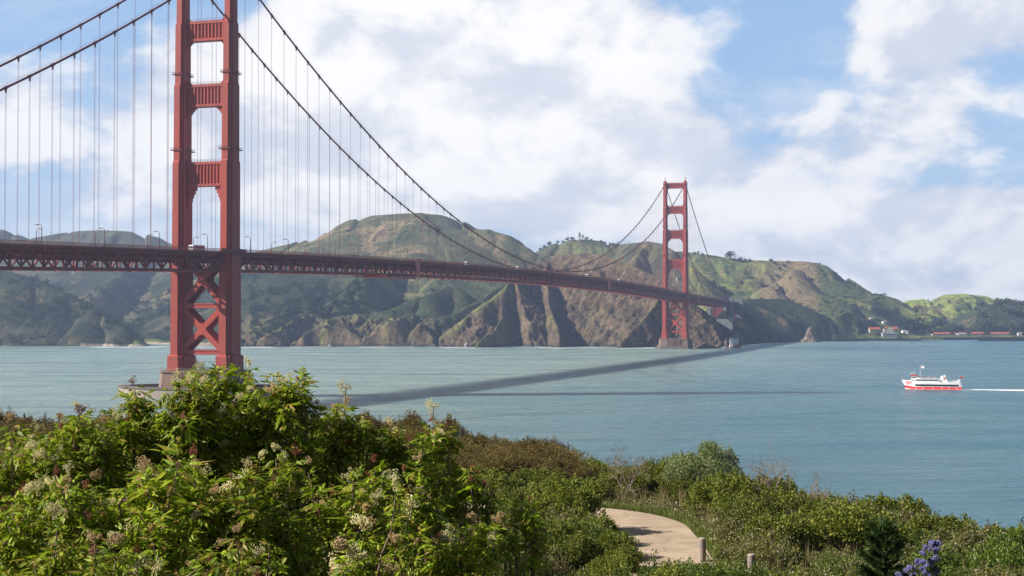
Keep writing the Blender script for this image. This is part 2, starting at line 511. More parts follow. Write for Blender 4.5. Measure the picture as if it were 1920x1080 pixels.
def terrain_z(X, Y):
    """returns z, ridge family index, distance to ridge"""
    a = X / Y
    wx = (fb(X / 90, Y / 90, 3) - .5) * 26
    wy = (fb(X / 90 + 40, Y / 90 + 7, 3) - .5) * 26
    Xw, Yw = X + wx * .6, Y + wy
    z = np.full(X.shape, 3.0)
    fam = np.zeros(X.shape, np.int8)
    dd = np.full(X.shape, 300.0)
    ss = np.zeros(X.shape)
    for ri, (nm, k, r, pts) in enumerate(RIDGES):
        P = [W(*q) for q in pts]
        # cull
        hmax = max(q.z for q in P)
        s0 = ri * 977.0
        for i in range(len(P) - 1):
            p0, p1 = P[i], P[i + 1]
            ex, ey = p1.x - p0.x, p1.y - p0.y
            L2 = ex * ex + ey * ey
            t = np.clip(((Xw - p0.x) * ex + (Yw - p0.y) * ey) / L2, 0, 1)
            d = np.hypot((Xw - p0.x - t * ex) * (1.0 if nm in 'CE' else 1.9), Yw - p0.y - t * ey)
            h = p0.z + (p1.z - p0.z) * t - k * (np.sqrt(d * d + r * r) - r) * np.where(d > 350, 1.0, 1.0)
            better = h > z
            z = np.where(better, h, z)
            fam = np.where(better, ord(nm) - 64, fam)
            dd = np.where(better, d, dd)
            L = math.sqrt(L2)
            ss = np.where(better, s0 + t * L, ss)
            s0 += L
    # gullies run straight down from the ridge line
    isC = fam == 3
    g = 1 - np.abs(2 * fb(ss / 55 + 3.1, dd / 420, 3) - 1) * 1.6
    g2 = 1 - np.abs(2 * fb(ss / 17 + 9.1, dd / 160, 3) - 1) * 1.6
    amp = np.minimum(1, dd / 110.0)
    z = z - amp * ((g + .3) * 15 + (g2 + .3) * 4.5) * np.where(isC, 0.35, np.where(fam == 2, .7, 1.0))
    n = (fb(X / 120, Y / 120, 5, .55) - .5)
    z = z + n * 22 * np.minimum(1, dd / 60 + .05)
    # broken rock on the bluff
    rk = np.abs(2 * fb(X / 34 + Y / 60, Y / 30 - X / 50, 5, .6) - 1)
    cr_ = np.abs(2 * fb(X / 11 + Y / 19 + 5, Y / 12 - X / 15, 4, .65) - 1)
    z = z - np.where(isC, (rk * 20 + cr_ * 7) * np.minimum(1, dd / 20), 0)
    coastal = (Y - shoreD(a) < 130) & (a * FPX + 960 > 455) & (a * FPX + 960 < 830)
    z = z - np.where(coastal & ~isC, (rk * 22 + cr_ * 8) * sstep(130, 60, Y - shoreD(a)), 0)
    # coast
    dS = Y - shoreD(a) + (fb(X / 22, Y / 400, 4) - .5) * 22
    ap = a * FPX + 960
    steep = np.interp(ap, [0, 120, 170, 200, 330, 400, 460, 520, 560, 780, 820, 960, 1240, 1330, 1380, 1500, 1600, 1650, 2600],
                      [.5, .45, .10, .05, .06, .3, .6, .9, 1.5, 1.6, 1.0, 1.2, 1.6, 1.2, .5, .45, .3, .12, .10])
    cliff = steep * dS * (1 + .5 * (fb(X / 30, Y / 50, 4, .6) - .5)) + (fb(X / 12, Y / 12, 3) - .5) * 4
    beach = (ap > 150) & (ap < 400)
    cliff = np.where(beach & (dS > 70), 3.5 + (dS - 70) * .5, cliff)
    fort = ap > 1610
    cliff = np.where(fort, np.where(dS > 0, 3.2 + sstep(6, 28, dS) * 4.6 + np.maximum(0, dS - 110) * .35, dS), cliff)
    cliff = cliff + 7 * np.exp(-((ap - 1660) / 45) ** 4) * sstep(30, 42, dS) * (dS > 0)
    lim = cliff < z
    zz = np.minimum(z, cliff)
    zz = np.where(fort & (dS > 0), np.maximum(zz, 3.0 + sstep(6, 28, dS) * 4.2 + 7 * np.exp(-((ap - 1660) / 45) ** 4) * sstep(30, 42, dS)), zz)
    return zz, fam, dd, dS, lim


def terr_z1(X, Y):
    z = terrain_z(np.array([float(X)]), np.array([float(Y)]))[0]
    return float(z[0])


def pick(px, py, d0=1950, d1=4400):
    Ds = np.arange(d0, d1, 6.0)
    p0, p1 = W(px, py, 1000), W(px, py, 2000)
    X = p0.x / 1000 * Ds
    Z = CAMZ + (p1.z - p0.z) / 1000 * Ds + (p0.z - CAMZ - (p1.z - p0.z))
    tz = terrain_z(X, Ds)[0]
    hit = np.nonzero(tz > Z)[0]
    if len(hit) == 0:
        return None
    D = Ds[hit[0]]
    return Vector((X[hit[0]], D, float(tz[hit[0]])))


NA = 980
aa = np.linspace(-0.50, 0.50, NA)
srow = np.concatenate([np.arange(-24, 420, 2.3), np.arange(420, 1500, 4.4), np.arange(1500, 2700, 12)])
A2, S2 = np.meshgrid(aa, srow)
Yg = shoreD(A2) + S2
Xg = A2 * Yg
Zg, FAM, DD, DSh, LIM = terrain_z(Xg, Yg)
Zg = np.maximum(Zg, -4)
gy = np.gradient(Zg, axis=0) / np.maximum(np.gradient(Yg, axis=0), .5)
gx = np.gradient(Zg, axis=1) / np.gradient(Xg, axis=1)
SLOPE = np.hypot(gx, gy)


def land_cover(X, Y, Z, fam, slope, dS, lim):
    px = X / Y * FPX + 960
    py = 598.7 - (Z - CAMZ) / Y * FPX
    c = lambda *v: np.array(v)
    GR, GB, DRY, SCR, SC2 = c(.135, .15, .050), c(.225, .235, .065), c(.27, .20, .115), c(.030, .048, .022), c(.058, .085, .035)
    ROCK, ROCKD, RED, BROWN = c(.128, .092, .058), c(.052, .042, .034), c(.135, .084, .052), c(.20, .145, .080)
    nA = fb(X / 70, Y / 70, 5, .6)
    nB = fb(X / 26 + 31, Y / 26, 5, .6)
    nC = fb(X / 9, Y / 9 + 11, 3, .6)
    nD = fb(X / 190 + 3, Y / 190 + 9, 4, .55)

    def mixc(base, col, m):
        m = np.clip(m, 0, 1)[..., None]
        return base * (1 - m) + col * m

    col = np.broadcast_to(GR, X.shape + (3,)).copy()
    col = mixc(col, SC2, sstep(.44, .56, nA) * .8)
    col = mixc(col, SCR, sstep(.54, .62, nB) * .8)
    col = mixc(col, DRY, sstep(.52, .64, nD) * .55)
    # the hill behind the middle of the bridge: olive grass and dry streaks
    mB = (fam == 2) * sstep(2600, 2800, Y)
    cB = np.broadcast_to(c(.165, .150, .072), col.shape)
    cB = mixc(cB, DRY * .95, sstep(.40, .6, fb(X / 45 + Y / 90, Y / 200, 4, .6)) * .8)
    cB = mixc(cB, c(.095, .105, .048), sstep(.48, .58, nA))
    cB = mixc(cB, c(.06, .075, .035), sstep(.58, .66, nB) * .8)
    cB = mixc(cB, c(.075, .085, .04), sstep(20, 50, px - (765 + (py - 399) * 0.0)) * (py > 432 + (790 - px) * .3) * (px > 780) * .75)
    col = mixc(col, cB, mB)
    # left hills: scrub and woodland floor
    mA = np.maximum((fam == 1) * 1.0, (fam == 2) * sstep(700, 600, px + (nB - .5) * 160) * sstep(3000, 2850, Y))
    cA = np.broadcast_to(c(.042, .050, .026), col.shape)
    cA = mixc(cA, c(.025, .034, .020), sstep(.42, .55, nA))
    cA = mixc(cA, c(.13, .115, .065), sstep(.60, .70, nD) * .7)
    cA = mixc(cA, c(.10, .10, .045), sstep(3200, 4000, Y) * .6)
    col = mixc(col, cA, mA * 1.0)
    # coastal slope left of the bluff
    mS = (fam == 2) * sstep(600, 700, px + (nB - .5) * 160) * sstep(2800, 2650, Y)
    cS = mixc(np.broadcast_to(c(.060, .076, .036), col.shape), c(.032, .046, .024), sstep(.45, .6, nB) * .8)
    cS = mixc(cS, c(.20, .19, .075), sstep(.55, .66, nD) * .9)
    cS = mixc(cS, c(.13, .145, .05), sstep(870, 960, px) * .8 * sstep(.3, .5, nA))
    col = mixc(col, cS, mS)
    # grass hills at the right
    mD = (fam == 4) & (px > 1290)
    cD = mixc(np.broadcast_to(GB, col.shape), SC2 * 1.3, sstep(.46, .56, nA) * .75)
    cD = mixc(cD, SCR, sstep(.60, .66, nB) * .85)
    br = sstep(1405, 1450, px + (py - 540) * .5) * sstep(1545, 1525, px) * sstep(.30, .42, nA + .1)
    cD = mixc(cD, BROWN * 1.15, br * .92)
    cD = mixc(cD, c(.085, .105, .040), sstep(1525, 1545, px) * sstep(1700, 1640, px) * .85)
    col = mixc(col, cD, mD)
    mD2 = (fam == 4) & (px <= 1290)
    cD2 = mixc(np.broadcast_to(c(.10, .105, .05), col.shape), c(.055, .065, .035), sstep(.42, .55, nA))
    cD2 = mixc(cD2, c(.17, .19, .06), sstep(.50, .6, nD) * .8 * sstep(1180, 1120, px))
    cD2 = mixc(cD2, c(.15, .11, .07), sstep(.54, .62, nB) * .6)
    col = mixc(col, cD2, mD2)
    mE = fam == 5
    cE = mixc(np.broadcast_to(c(.030, .042, .022), col.shape), c(.05, .05, .028), sstep(.48, .6, nA))  # shade and cloud shadow painted into the dark scrub colour of this ridge
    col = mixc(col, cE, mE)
    mF = fam == 6
    cF = mixc(np.broadcast_to(c(.25, .29, .060), col.shape), c(.08, .10, .04), sstep(.60, .66, nA) * .9)
    cF = mixc(cF, c(.18, .12, .07), sstep(.62, .68, nD) * .9)
    col = mixc(col, cF, mF)
    mG = fam == 7
    col = mixc(col, c(.035, .05, .025), mG * .9)
    # bluff rock
    mC = fam == 3
    st = fb((X + Z * .9) / 15, (Y - Z * .6) / 40, 4, .6)
    cR = mixc(np.broadcast_to(ROCK, col.shape), RED, sstep(.45, .62, nB) * .55)
    cR = mixc(cR, ROCKD, sstep(.52, .64, st) * .65)
    cR = mixc(cR, c(.20, .15, .10), sstep(.60, .7, nC) * .5)
    grassy = sstep(.95, .60, slope) * sstep(.42, .52, nA)
    cR = mixc(cR, c(.17, .165, .06), grassy * .7)
    lowleft = sstep(985, 930, px) * sstep(12, 3, DDg if DDg.shape == X.shape else np.full(X.shape, 50.))
    cR = mixc(cR, GB * .8, lowleft * .8)
    col = mixc(col, cR, mC)
    # sea cliffs cut by the coast line
    cl = lim * sstep(.35, .7, slope) * (px > 455) * (px < 1480)
    col = mixc(col, mixc(cR * .85, c(.10, .105, .05), sstep(.55, .65, nA) * .6), cl * (1 - mC * 1.0) * .9)
    low_ = sstep(44, 30, Z + (nB - .5) * 60) * (px > 455) * (px < 815) * (fam == 2)
    col = mixc(col, mixc(cR * .9, c(.09, .09, .045), sstep(.52, .62, nC) * .5), low_ * .9)
    # steep bare patches
    col = mixc(col, BROWN, sstep(.75, 1.0, slope) * (1 - mC) * .6 * sstep(.5, .6, nB))
    # beach
    col = mixc(col, c(.40, .33, .25), (Z < 3.0) * (px > 150) * (px < 420))
    col = mixc(col, c(.14, .18, .04), (Z > 3.0) * (Z < 7) * (px > 240) * (px < 420) * .8)
    # wet foot of the rocks
    col = mixc(col, c(.05, .045, .04), sstep(4.5, 1.5, Z) * (px > 420) * (px < 1610))
    # fort flats
    col = mixc(col, mixc(np.broadcast_to(c(.10, .12, .05), col.shape), c(.15, .17, .05), sstep(.4, .6, nA)), (px > 1610) * sstep(26, 12, Z))
    col *= (.86 + .28 * nC)[..., None]
    return col


DDg = DD
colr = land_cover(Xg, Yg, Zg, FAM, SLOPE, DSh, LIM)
nr, nc = Zg.shape
idx = np.arange(nr * nc).reshape(nr, nc)
F = np.stack([idx[:-1, :-1], idx[:-1, 1:], idx[1:, 1:], idx[1:, :-1]], -1).reshape(-1, 4)
M_LAND = bpy.data.materials.new('land_cover')
M_LAND.use_nodes = True
t = NT(M_LAND.node_tree)
b = t.n['Principled BSDF']
att = t.add('ShaderNodeVertexColor', layer_name='cover')
co = t.add('ShaderNodeTexCoord').outputs['Object']
nz = t.add('ShaderNodeTexNoise', {'Vector': co, 'Scale': 0.16, 'Detail': 6, 'Roughness': .65}).outputs[0]
spk = t.add('ShaderNodeMapRange', {0: nz, 1: .3, 2: .7, 3: .50, 4: 1.50}).outputs[0]
vor = t.add('ShaderNodeTexVoronoi', {'Vector': t.add('ShaderNodeVectorMath', {0: co, 1: (1, 1, .3)}, operation='MULTIPLY').outputs[0], 'Scale': .085}).outputs[0]
patch_ = t.smooth(t.add('ShaderNodeTexNoise', {'Vector': co, 'Scale': .012, 'Detail': 4}).outputs[0], .46, .56)
clump = t.m('MULTIPLY', t.smooth(vor, .42, .22), patch_)
spk = t.m('MULTIPLY', spk, t.m('SUBTRACT', 1.0, t.m('MULTIPLY', clump, .5)))
sc = t.add('ShaderNodeVectorMath', {0: att.outputs[0], 'Scale': spk}, operation='SCALE').outputs[0]
t.l.new(sc, b.inputs['Base Color'])
b.inputs['Roughness'].default_value = .95
b.inputs['Specular IOR Level'].default_value = .1
bm = t.add('ShaderNodeBump', {'Height': nz, 'Strength': 1.0, 'Distance': 6.0})
t.l.new(bm.outputs[0], b.inputs['Normal'])
V = np.stack([Xg, Yg, Zg], -1).reshape(-1, 3)
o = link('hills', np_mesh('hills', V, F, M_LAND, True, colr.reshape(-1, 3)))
tag(o, 'grassy headland hills and brown sea cliffs across the strait', 'hills', kind='structure')


# ------------------------------------------------------------------ near headland ground
EDX = np.array([-400, -150, -60, -30, -8.6, 1, 6.8, 9.5, 12.5, 15, 20, 30, 60, 120])
EDY = np.array([150, 130, 100, 92, 86, 75, 65, 57, 51, 45, 33, 18, -25, -90])


def ground_z(X, Y):
    X = np.asarray(X, float)
    Y = np.asarray(Y, float)
    e = np.interp(X, EDX, EDY)
    up = 32.05 + 5.75 * (1 - sstep(3, 37, Y)) + .25 * np.maximum(0, -Y) * (Y < 0)
    bump = (fb(X / 5, Y / 5, 4) - .5) * .35 * sstep(0, 1.4, np.abs(np.hypot(0, 1)) * path_dist(X, Y) - 1.9)
    over = np.maximum(0, Y - e)
    z = up + bump - (sstep(0, 14, over) * 6 + np.maximum(0, over - 6) * 1.1)
    return np.maximum(z, -3)


PATHC = [(-6, 36), (-1, 37.2), (2.6, 39.6), (4.5, 43), (4.8, 46), (4.85, 50), (4.7, 53), (3.6, 55.3), (1.6, 56.6), (-1.5, 57.6), (-5, 58.3), (-10, 58.0), (-16, 56)]


def path_dist(X, Y):
    X = np.asarray(X, float)
    Y = np.asarray(Y, float)
    d = np.full(np.broadcast(X, Y).shape, 1e9)
    for (x0, y0), (x1, y1) in zip(PATHC[:-1], PATHC[1:]):
        ex, ey = x1 - x0, y1 - y0
        tt = np.clip(((X - x0) * ex + (Y - y0) * ey) / (ex * ex + ey * ey), 0, 1)
        d = np.minimum(d, np.hypot(X - x0 - tt * ex, Y - y0 - tt * ey))
    return d


gxs = np.concatenate([np.arange(-400, -40, 6), np.arange(-40, 45, .5), np.arange(45, 130, 5)])
gys = np.concatenate([np.arange(-120, -10, 5), np.arange(-10, 110, .5), np.arange(110, 200, 3)])
GX, GY = np.meshgrid(gxs, gys)
GZ = ground_z(GX, GY)
nr, nc = GZ.shape
idx = np.arange(nr * nc).reshape(nr, nc)
F = np.stack([idx[:-1, :-1], idx[:-1, 1:], idx[1:, 1:], idx[1:, :-1]], -1).reshape(-1, 4)
M_GROUND = principled('soil_and_litter', (.055, .060, .022), .95, (.10, .085, .045), .8, .15, 3.0, spec=.1)
o = link('ground', np_mesh('ground', np.stack([GX, GY, GZ], -1).reshape(-1, 3), F, M_GROUND, True))
tag(o, 'brush covered clifftop ground in the foreground', 'ground', kind='structure')

# footpath
mb = MB()
cpts = []
for i in range(len(PATHC) - 1):
    for s_ in np.linspace(0, 1, 8, endpoint=False):
        q0 = PATHC[max(i - 1, 0)]
        q1, q2 = PATHC[i], PATHC[i + 1]
        q3 = PATHC[min(i + 2, len(PATHC) - 1)]
        cr = lambda a0, a1, a2, a3: .5 * ((2 * a1) + (-a0 + a2) * s_ + (2 * a0 - 5 * a1 + 4 * a2 - a3) * s_ ** 2 + (-a0 + 3 * a1 - 3 * a2 + a3) * s_ ** 3)
        cpts.append((cr(q0[0], q1[0], q2[0], q3[0]), cr(q0[1], q1[1], q2[1], q3[1])))
Vp, Fp = [], []
for i, q in enumerate(cpts):
    a_, b_ = cpts[max(i - 1, 0)], cpts[min(i + 1, len(cpts) - 1)]
    tx, ty = b_[0] - a_[0], b_[1] - a_[1]
    L = math.hypot(tx, ty)
    nx, ny = ty / L, -tx / L
    for j, wd in enumerate(np.linspace(-1.4, 1.4, 7)):
        x, y = q[0] + nx * wd, q[1] + ny * wd
        Vp.append((x, y, float(ground_z(x, y)) + .03 - .012 * abs(wd)))
    if i:
        for j in range(6):
            k = (i - 1) * 7 + j
            Fp.append((k, k + 1, k + 8, k + 7))
M_PATH = principled('packed_tan_path', (.50, .385, .275), .95, (.37, .28, .20), .9, .02, 14, spec=.1, det=10)
t = NT(M_PATH.node_tree)
b_in = t.n['Principled BSDF'].inputs['Base Color']
src = b_in.links[0].from_socket
co = t.add('ShaderNodeTexCoord').outputs['Object']
gr_ = t.smooth(t.add('ShaderNodeTexNoise', {'Vector': co, 'Scale': 9.0, 'Detail': 8, 'Roughness': .75}).outputs[0], .35, .62)
vo = t.add('ShaderNodeTexVoronoi', {'Vector': t.add('ShaderNodeVectorMath', {0: co, 1: t.add('ShaderNodeTexNoise', {'Vector': co, 'Scale': 1.3}).outputs[1]},
                                                    operation='ADD').outputs[0], 'Scale': .35}, feature='DISTANCE_TO_EDGE').outputs[0]
crk = t.smooth(vo, .012, .0)
t.l.new(t.mix(t.m('MULTIPLY', crk, .5), t.mix(gr_, t.mix(.5, src, (.30, .24, .18)), src), (.16, .12, .09)), b_in)
o = link('footpath', np_mesh('footpath', Vp, Fp, M_PATH, True))
tag(o, 'pale tan footpath curving through the brush', 'path', kind='structure')

# ------------------------------------------------------------------ water
M_WATER = bpy.data.materials.new('strait_water')
M_WATER.use_nodes = True
t = NT(M_WATER.node_tree)
b = t.n['Principled BSDF']
co = t.add('ShaderNodeTexCoord').outputs['Object']
sp = t.add('ShaderNodeSeparateXYZ', {0: co})
# silt: milky green on the ocean side and along the far shore, bluer inside the bay
line = t.m('ADD', t.m('MULTIPLY', sp.outputs[0], .9556), t.m('MULTIPLY', sp.outputs[1], -.2947))   # distance east of the bridge axis
big = t.add('ShaderNodeTexNoise', {'Vector': t.add('ShaderNodeVectorMath', {0: co, 1: (.0028, .0016, 0)}, operation='MULTIPLY').outputs[0],
                                  'Scale': 1.0, 'Detail': 5, 'Roughness': .6, 'Distortion': .8}).outputs[0]
side = t.smooth(t.m('ADD', line, t.m('MULTIPLY', big, 420.0)), 190, -110)
tint = t.mix(side, (.050, .150, .195), (.26, .345, .305))
fine = t.add('ShaderNodeTexNoise', {'Vector': t.add('ShaderNodeVectorMath', {0: co, 1: (.012, .03, 0)}, operation='MULTIPLY').outputs[0],
                                   'Scale': 1.0, 'Detail': 4, 'Roughness': .6}).outputs[0]
tint2 = t.mix(t.smooth(fine, .35, .7), tint, (.10, .20, .235))
strk = t.add('ShaderNodeTexNoise', {'Vector': t.add('ShaderNodeVectorMath', {0: co, 1: (.0035, .020, 0)}, operation='MULTIPLY').outputs[0],
                                   'Scale': 1.0, 'Detail': 6, 'Roughness': .6, 'Distortion': 1.2}).outputs[0]
tc_ = t.mix(.6, tint, tint2)
t.l.new(t.mix(t.m('MULTIPLY', t.smooth(strk, .50, .68), .38), tc_, (.045, .115, .150)), b.inputs['Base Color'])
t.l.new(t.add('ShaderNodeMapRange', {0: strk, 1: .35, 2: .65, 3: .36, 4: .20}).outputs[0], b.inputs['Roughness'])
b.inputs['Roughness'].default_value = .30
b.inputs['IOR'].default_value = 1.33
b.subsurface_method = 'BURLEY'
b.inputs['Subsurface Weight'].default_value = .85
b.inputs['Subsurface Radius'].default_value = (.8, 1.0, 1.15)
b.inputs['Subsurface Scale'].default_value = 24.0
b.inputs['Specular IOR Level'].default_value = .5
w1 = t.add('ShaderNodeTexNoise', {'Vector': t.add('ShaderNodeVectorMath', {0: co, 1: (.30, .55, 0)}, operation='MULTIPLY').outputs[0],
                                 'Scale': 1.0, 'Detail': 5, 'Roughness': .6, 'Distortion': .4}).outputs[0]
w2 = t.add('ShaderNodeTexNoise', {'Vector': t.add('ShaderNodeVectorMath', {0: co, 1: (.045, .11, 0)}, operation='MULTIPLY').outputs[0],
                                 'Scale': 1.0, 'Detail': 5, 'Roughness': .65, 'Distortion': .3}).outputs[0]
hgt = t.m('ADD', t.m('MULTIPLY', w1, .85), t.m('MULTIPLY', w2, 2.0))
bm = t.add('ShaderNodeBump', {'Height': hgt, 'Strength': 1.0, 'Distance': 2.2})
t.l.new(bm.outputs[0], b.inputs['Normal'])
wv = [(-3500, -400, 0), (3500, -400, 0), (3500, 5200, 0), (-3500, 5200, 0)]
o = link('water', np_mesh('water', wv, [(0, 1, 2, 3)], M_WATER))
tag(o, 'wide rippled blue green strait', 'water', kind='structure')


# ------------------------------------------------------------------ foam
def foam_mat(name, thr, sc_):
    m = bpy.data.materials.new(name)
    m.use_nodes = True
    t = NT(m.node_tree)
    b = t.n['Principled BSDF']
    b.inputs['Base Color'].default_value = (.85, .87, .88, 1)
    b.inputs['Roughness'].default_value = .8
    co = t.add('ShaderNodeTexCoord').outputs['Object']
    n_ = t.add('ShaderNodeTexNoise', {'Vector': t.add('ShaderNodeVectorMath', {0: co, 1: sc_}, operation='MULTIPLY').outputs[0],
                                     'Scale': 1.0, 'Detail': 5, 'Roughness': .65}).outputs[0]
    t.l.new(t.smooth(n_, thr, thr + .12), b.inputs['Alpha'])
    return m


M_SURF = foam_mat('surf_foam', .47, (.018, .06, 0))
Vs, Fs = [], []
pxs = np.arange(170, 1400, 1.5)
for i, px in enumerate(pxs):
    a_ = (px - 960) / FPX
    D = float(shoreD(np.array([a_]))[0])
    amp = 15 + 14 * math.sin(px * .05) * math.sin(px * .013)
    if px < 460:
        amp = 16
    for q in (-abs(amp) - 22, 26):
        Vs.append((a_ * (D + q), D + q, .04))
    if i:
        k = 2 * i
        Fs.append((k - 2, k, k + 1, k - 1))
o = link('surf', np_mesh('surf', Vs, Fs, M_SURF))
tag(o, 'thin white surf line along the foot of the far cliffs', 'surf', kind='stuff')

# ------------------------------------------------------------------ the bridge
TH = 17.14
SPAN, SIDE = 1280.16, 343.0
bridge = empty('suspension_bridge', (-156.53, 745.8, 0), -R(TH))
tag(bridge, 'long orange red suspension bridge crossing the strait on two tall towers', 'bridge')


def z_rail(t_):
    if t_ < 0:
        return 75.2 + .0265 * t_
    if t_ > SPAN:
        return 75.2 - .0128 * (t_ - SPAN)
    return 75.2 + 7.9 * (1 - ((t_ - 640.08) / 640.08) ** 2)


TOPZ = 222.6


def z_cable(t_):
    if t_ < 0:
        u = -t_ / SIDE
        return TOPZ + (65.5 - TOPZ) * u - 4 * 9.45 * u * (1 - u)
    if t_ > SPAN:
        u = (t_ - SPAN) / SIDE
        return TOPZ + (70.5 - TOPZ) * u - 4 * 9.45 * u * (1 - u)
    return 84.2 + (TOPZ - 84.2) * ((t_ - 640.08) / 640.08) ** 2


T0, T1 = -340, SPAN + 377
PAN = 7.62


def leg_poly(cx, W_, a_, b_, D_):
    m_ = (a_ + W_) / 4
    q = [(a_ / 2, D_ / 2), (a_ / 2, D_ / 2 - (D_ - b_) * .22), (m_, D_ / 2 - (D_ - b_) * .22), (m_, b_ / 2), (W_ / 2, b_ / 2)]
    full = q + [(x, -y) for x, y in q[::-1]] + [(-x, -y) for x, y in q] + [(-x, y) for x, y in q[::-1]]
    return [(cx + x, y) for x, y in full]


TIERS = [(13.4, 21.5, 9.6, 6.2, 11.5, 18.6), (21.5, 75.0, 7.4, 3.9, 9.5, 15.8), (75.0, 120.5, 6.9, 3.4, 8.2, 14.2), (120.5, 160.0, 6.2, 3.3, 7.0, 12.4),
         (160.0, 191.5, 5.4, 3.2, 5.6, 10.4), (191.5, 222.0, 4.7, 3.0, 4.6, 8.3)]


def make_tower(t0):
    tw = empty('tower', (0, t0, 0), parent=bridge)
    for sx in (-1, 1):
        mb = MB()
        cx = 13.716 * sx
        for i, (z0, z1, W_, a_, b_, D_) in enumerate(TIERS):
            # slight taper and a little parapet lip at each set-back
            p0 = leg_poly(cx, W_, a_, b_, D_)
            p1 = leg_poly(cx, W_ * .985, a_ * .97, b_ * .985, D_ * .985)
            mb.prism(p0, z0, z1 - .9, p1)
            if i < 5:
                Wn, an, bn, Dn = TIERS[i + 1][2:]
                mb.prism(leg_poly(cx, W_ * .985, a_ * .97, b_ * .985, D_ * .985), z1 - .9, z1,
                         leg_poly(cx, Wn, an, bn, Dn))
            else:
                mb.prism(p1, z1 - .9, z1)
        lg = mb.build('leg', M_TOWER, tw)
        mb = MB()
        mb.box((cx, 0, 223.2), (4.2, 8.8, 2.4))
        mb.box((cx, 0, 225.2), (3.2, 6.0, 1.8))
        mb.prism([(cx - 1.4, -2), (cx + 1.4, -2), (cx + 1.4, 2), (cx - 1.4, 2)], 226.1, 227.4,
                 [(cx - .5, -.6), (cx + .5, -.6), (cx + .5, .6), (cx - .5, .6)])
        mb.build('saddle_housing', M_TOWER, lg)
        mb = MB()
        mb.tube([(cx, 0, 227.3), (cx, 0, 232)], [.35, .12], 6)
        mb.tube([(cx, 0, 229.2), (cx, 0, 230.4)], [.6, .6], 8)
        mb.build('beacon', M_CABLE, lg)
        for zr, tr in ((165.0, 4), (126.0, 3)):
            mb = MB()
            W_, a_, b_, D_ = TIERS[tr][2:] if zr > 160 else TIERS[3][2:]
            hw, hd = W_ / 2 + .3, D_ / 2 + .3
            for dz in (0, 1.1):
                th = .35 if dz == 0 else .12
                mb.box((cx - hw, 0, zr + dz), (th, 2 * hd, th))
                mb.box((cx + hw, 0, zr + dz), (th, 2 * hd, th))
                mb.box((cx, -hd, zr + dz), (2 * hw - th, th, th))
                mb.box((cx, hd, zr + dz), (2 * hw - th, th, th))
            for i in range(9):
                u = -hd + 2 * hd * i / 8
                mb.box((cx - hw, u, zr + .55), (.08, .08, .9))
                mb.box((cx + hw, u, zr + .55), (.08, .08, .9))
            mb.build('inspection_walkway', M_CABLE, lg)
    # portal struts
    for (zb, zt, ti, hu, hd_, th) in ((216.2, 223.6, 5, 0.0, 2.6, 3.0), (182.0, 192.2, 4, 2.2, 3.2, 3.4), (148.2, 159.6, 3, 2.2, 5.6, 4.0),
                                      (107.4, 119.8, 2, 1.2, 11.5, 4.4)):
        Wl = TIERS[ti][2]
        xi = 13.716 - Wl / 2 + .6
        mb = MB()

        def arc(r_, cx_, cz_, qd, n_=5):
            # stepped haunch
            pts = []
            for i in range(n_):
                u0, u1 = i / n_, (i + 1) / n_
                f0 = 1 - math.sqrt(max(0, 1 - (1 - u0) ** 2))
                pts.append((u0, f0))
            return pts

        ty = th / 2
        axes = lambda a_, b_, h_: (a_, h_, b_)
        mb.prism([(-xi, zb), (xi, zb), (xi, zt), (-xi, zt)][::-1], -ty, ty, axes=axes)
        # haunches below and above the strut: stepped brackets
        for sx in (-1, 1):
            for dirn, H in ((-1, hd_), (1, hu)):
                if H <= 0:
                    continue
                n_ = 6
                Wh = min(H * .72, 3.9) if dirn < 0 else H * .8
                z0 = zb if dirn < 0 else zt
                for i in range(n_):
                    u0, u1 = i / n_, (i + 1) / n_
                    wd = Wh * (1 - u0) ** 1.5 + .25
                    za, zc_ = z0 + dirn * H * u0, z0 + dirn * H * u1
                    cx_ = sx * (xi - wd / 2 - .3)
                    mb.box((cx_, 0, (za + zc_) / 2), (wd + .6, th * (.92 - .02 * i), abs(zc_ - za)))
        st = mb.build('portal_strut', M_TOWER, tw)
        # raised frame and flutes on both faces
        mb = MB()
        for sy in (-1, 1):
            y = sy * (ty + .35)
            h = zt - zb
            for zz_, hh in ((zt - .7, 1.4), (zb + .6, 1.2)):
                mb.box((0, y, zz_), (2 * xi - .8, .7, hh))
            n_ = 11
            for i in range(n_):
                x = -xi + 1.6 + (2 * xi - 3.2) * i / (n_ - 1)
                mb.box((x, sy * (ty + .24), (zt - 1.4 + zb + 1.2) / 2), (.75, .5, h - 2.6))
        mb.build('fluting', M_TOWER, st)
        mb = MB()
        for sy in (-1, 1):
            mb.box((0, sy * (ty + .3), zt + 1.2), (2 * xi - 1.6, .1, .1))
            for i in range(14):
                mb.box((-xi + 1 + (2 * xi - 2) * i / 13, sy * (ty + .3), zt + .6), (.08, .08, 1.2))
        mb.build('handrail', M_CABLE, st)
    # lower bracing
    mb = MB()
    xi = 13.716 - 7.4 / 2 + .8
    for (z0, z1) in ((24.0, 45.0), (47.6, 72.0)):
        for y in (-3.4, 3.4):
            mb.beam((-xi, y, z0), (xi, y, z1), 1.5, 3.0, up=(0, 1, 0)) if False else None
        for sy in (-1, 1):
            y = sy * 3.4
            for s_ in (-1, 1):
                p0, p1 = Vector((-xi * s_, y + s_ * .012, z0)), Vector((xi * s_, y + s_ * .012, z1))
                mb.beam(p0, p1, 2.7, 1.6, up=(0, 1, 0))
            mb.prism([(-2.6, (z0 + z1) / 2), (0, (z0 + z1) / 2 - 3.4), (2.6, (z0 + z1) / 2), (0, (z0 + z1) / 2 + 3.4)][::-1],
                     y - .86, y + .86, axes=lambda a_, b_, h_: (a_, h_, b_))
    mb.build('cross_bracing', M_TOWER, tw)
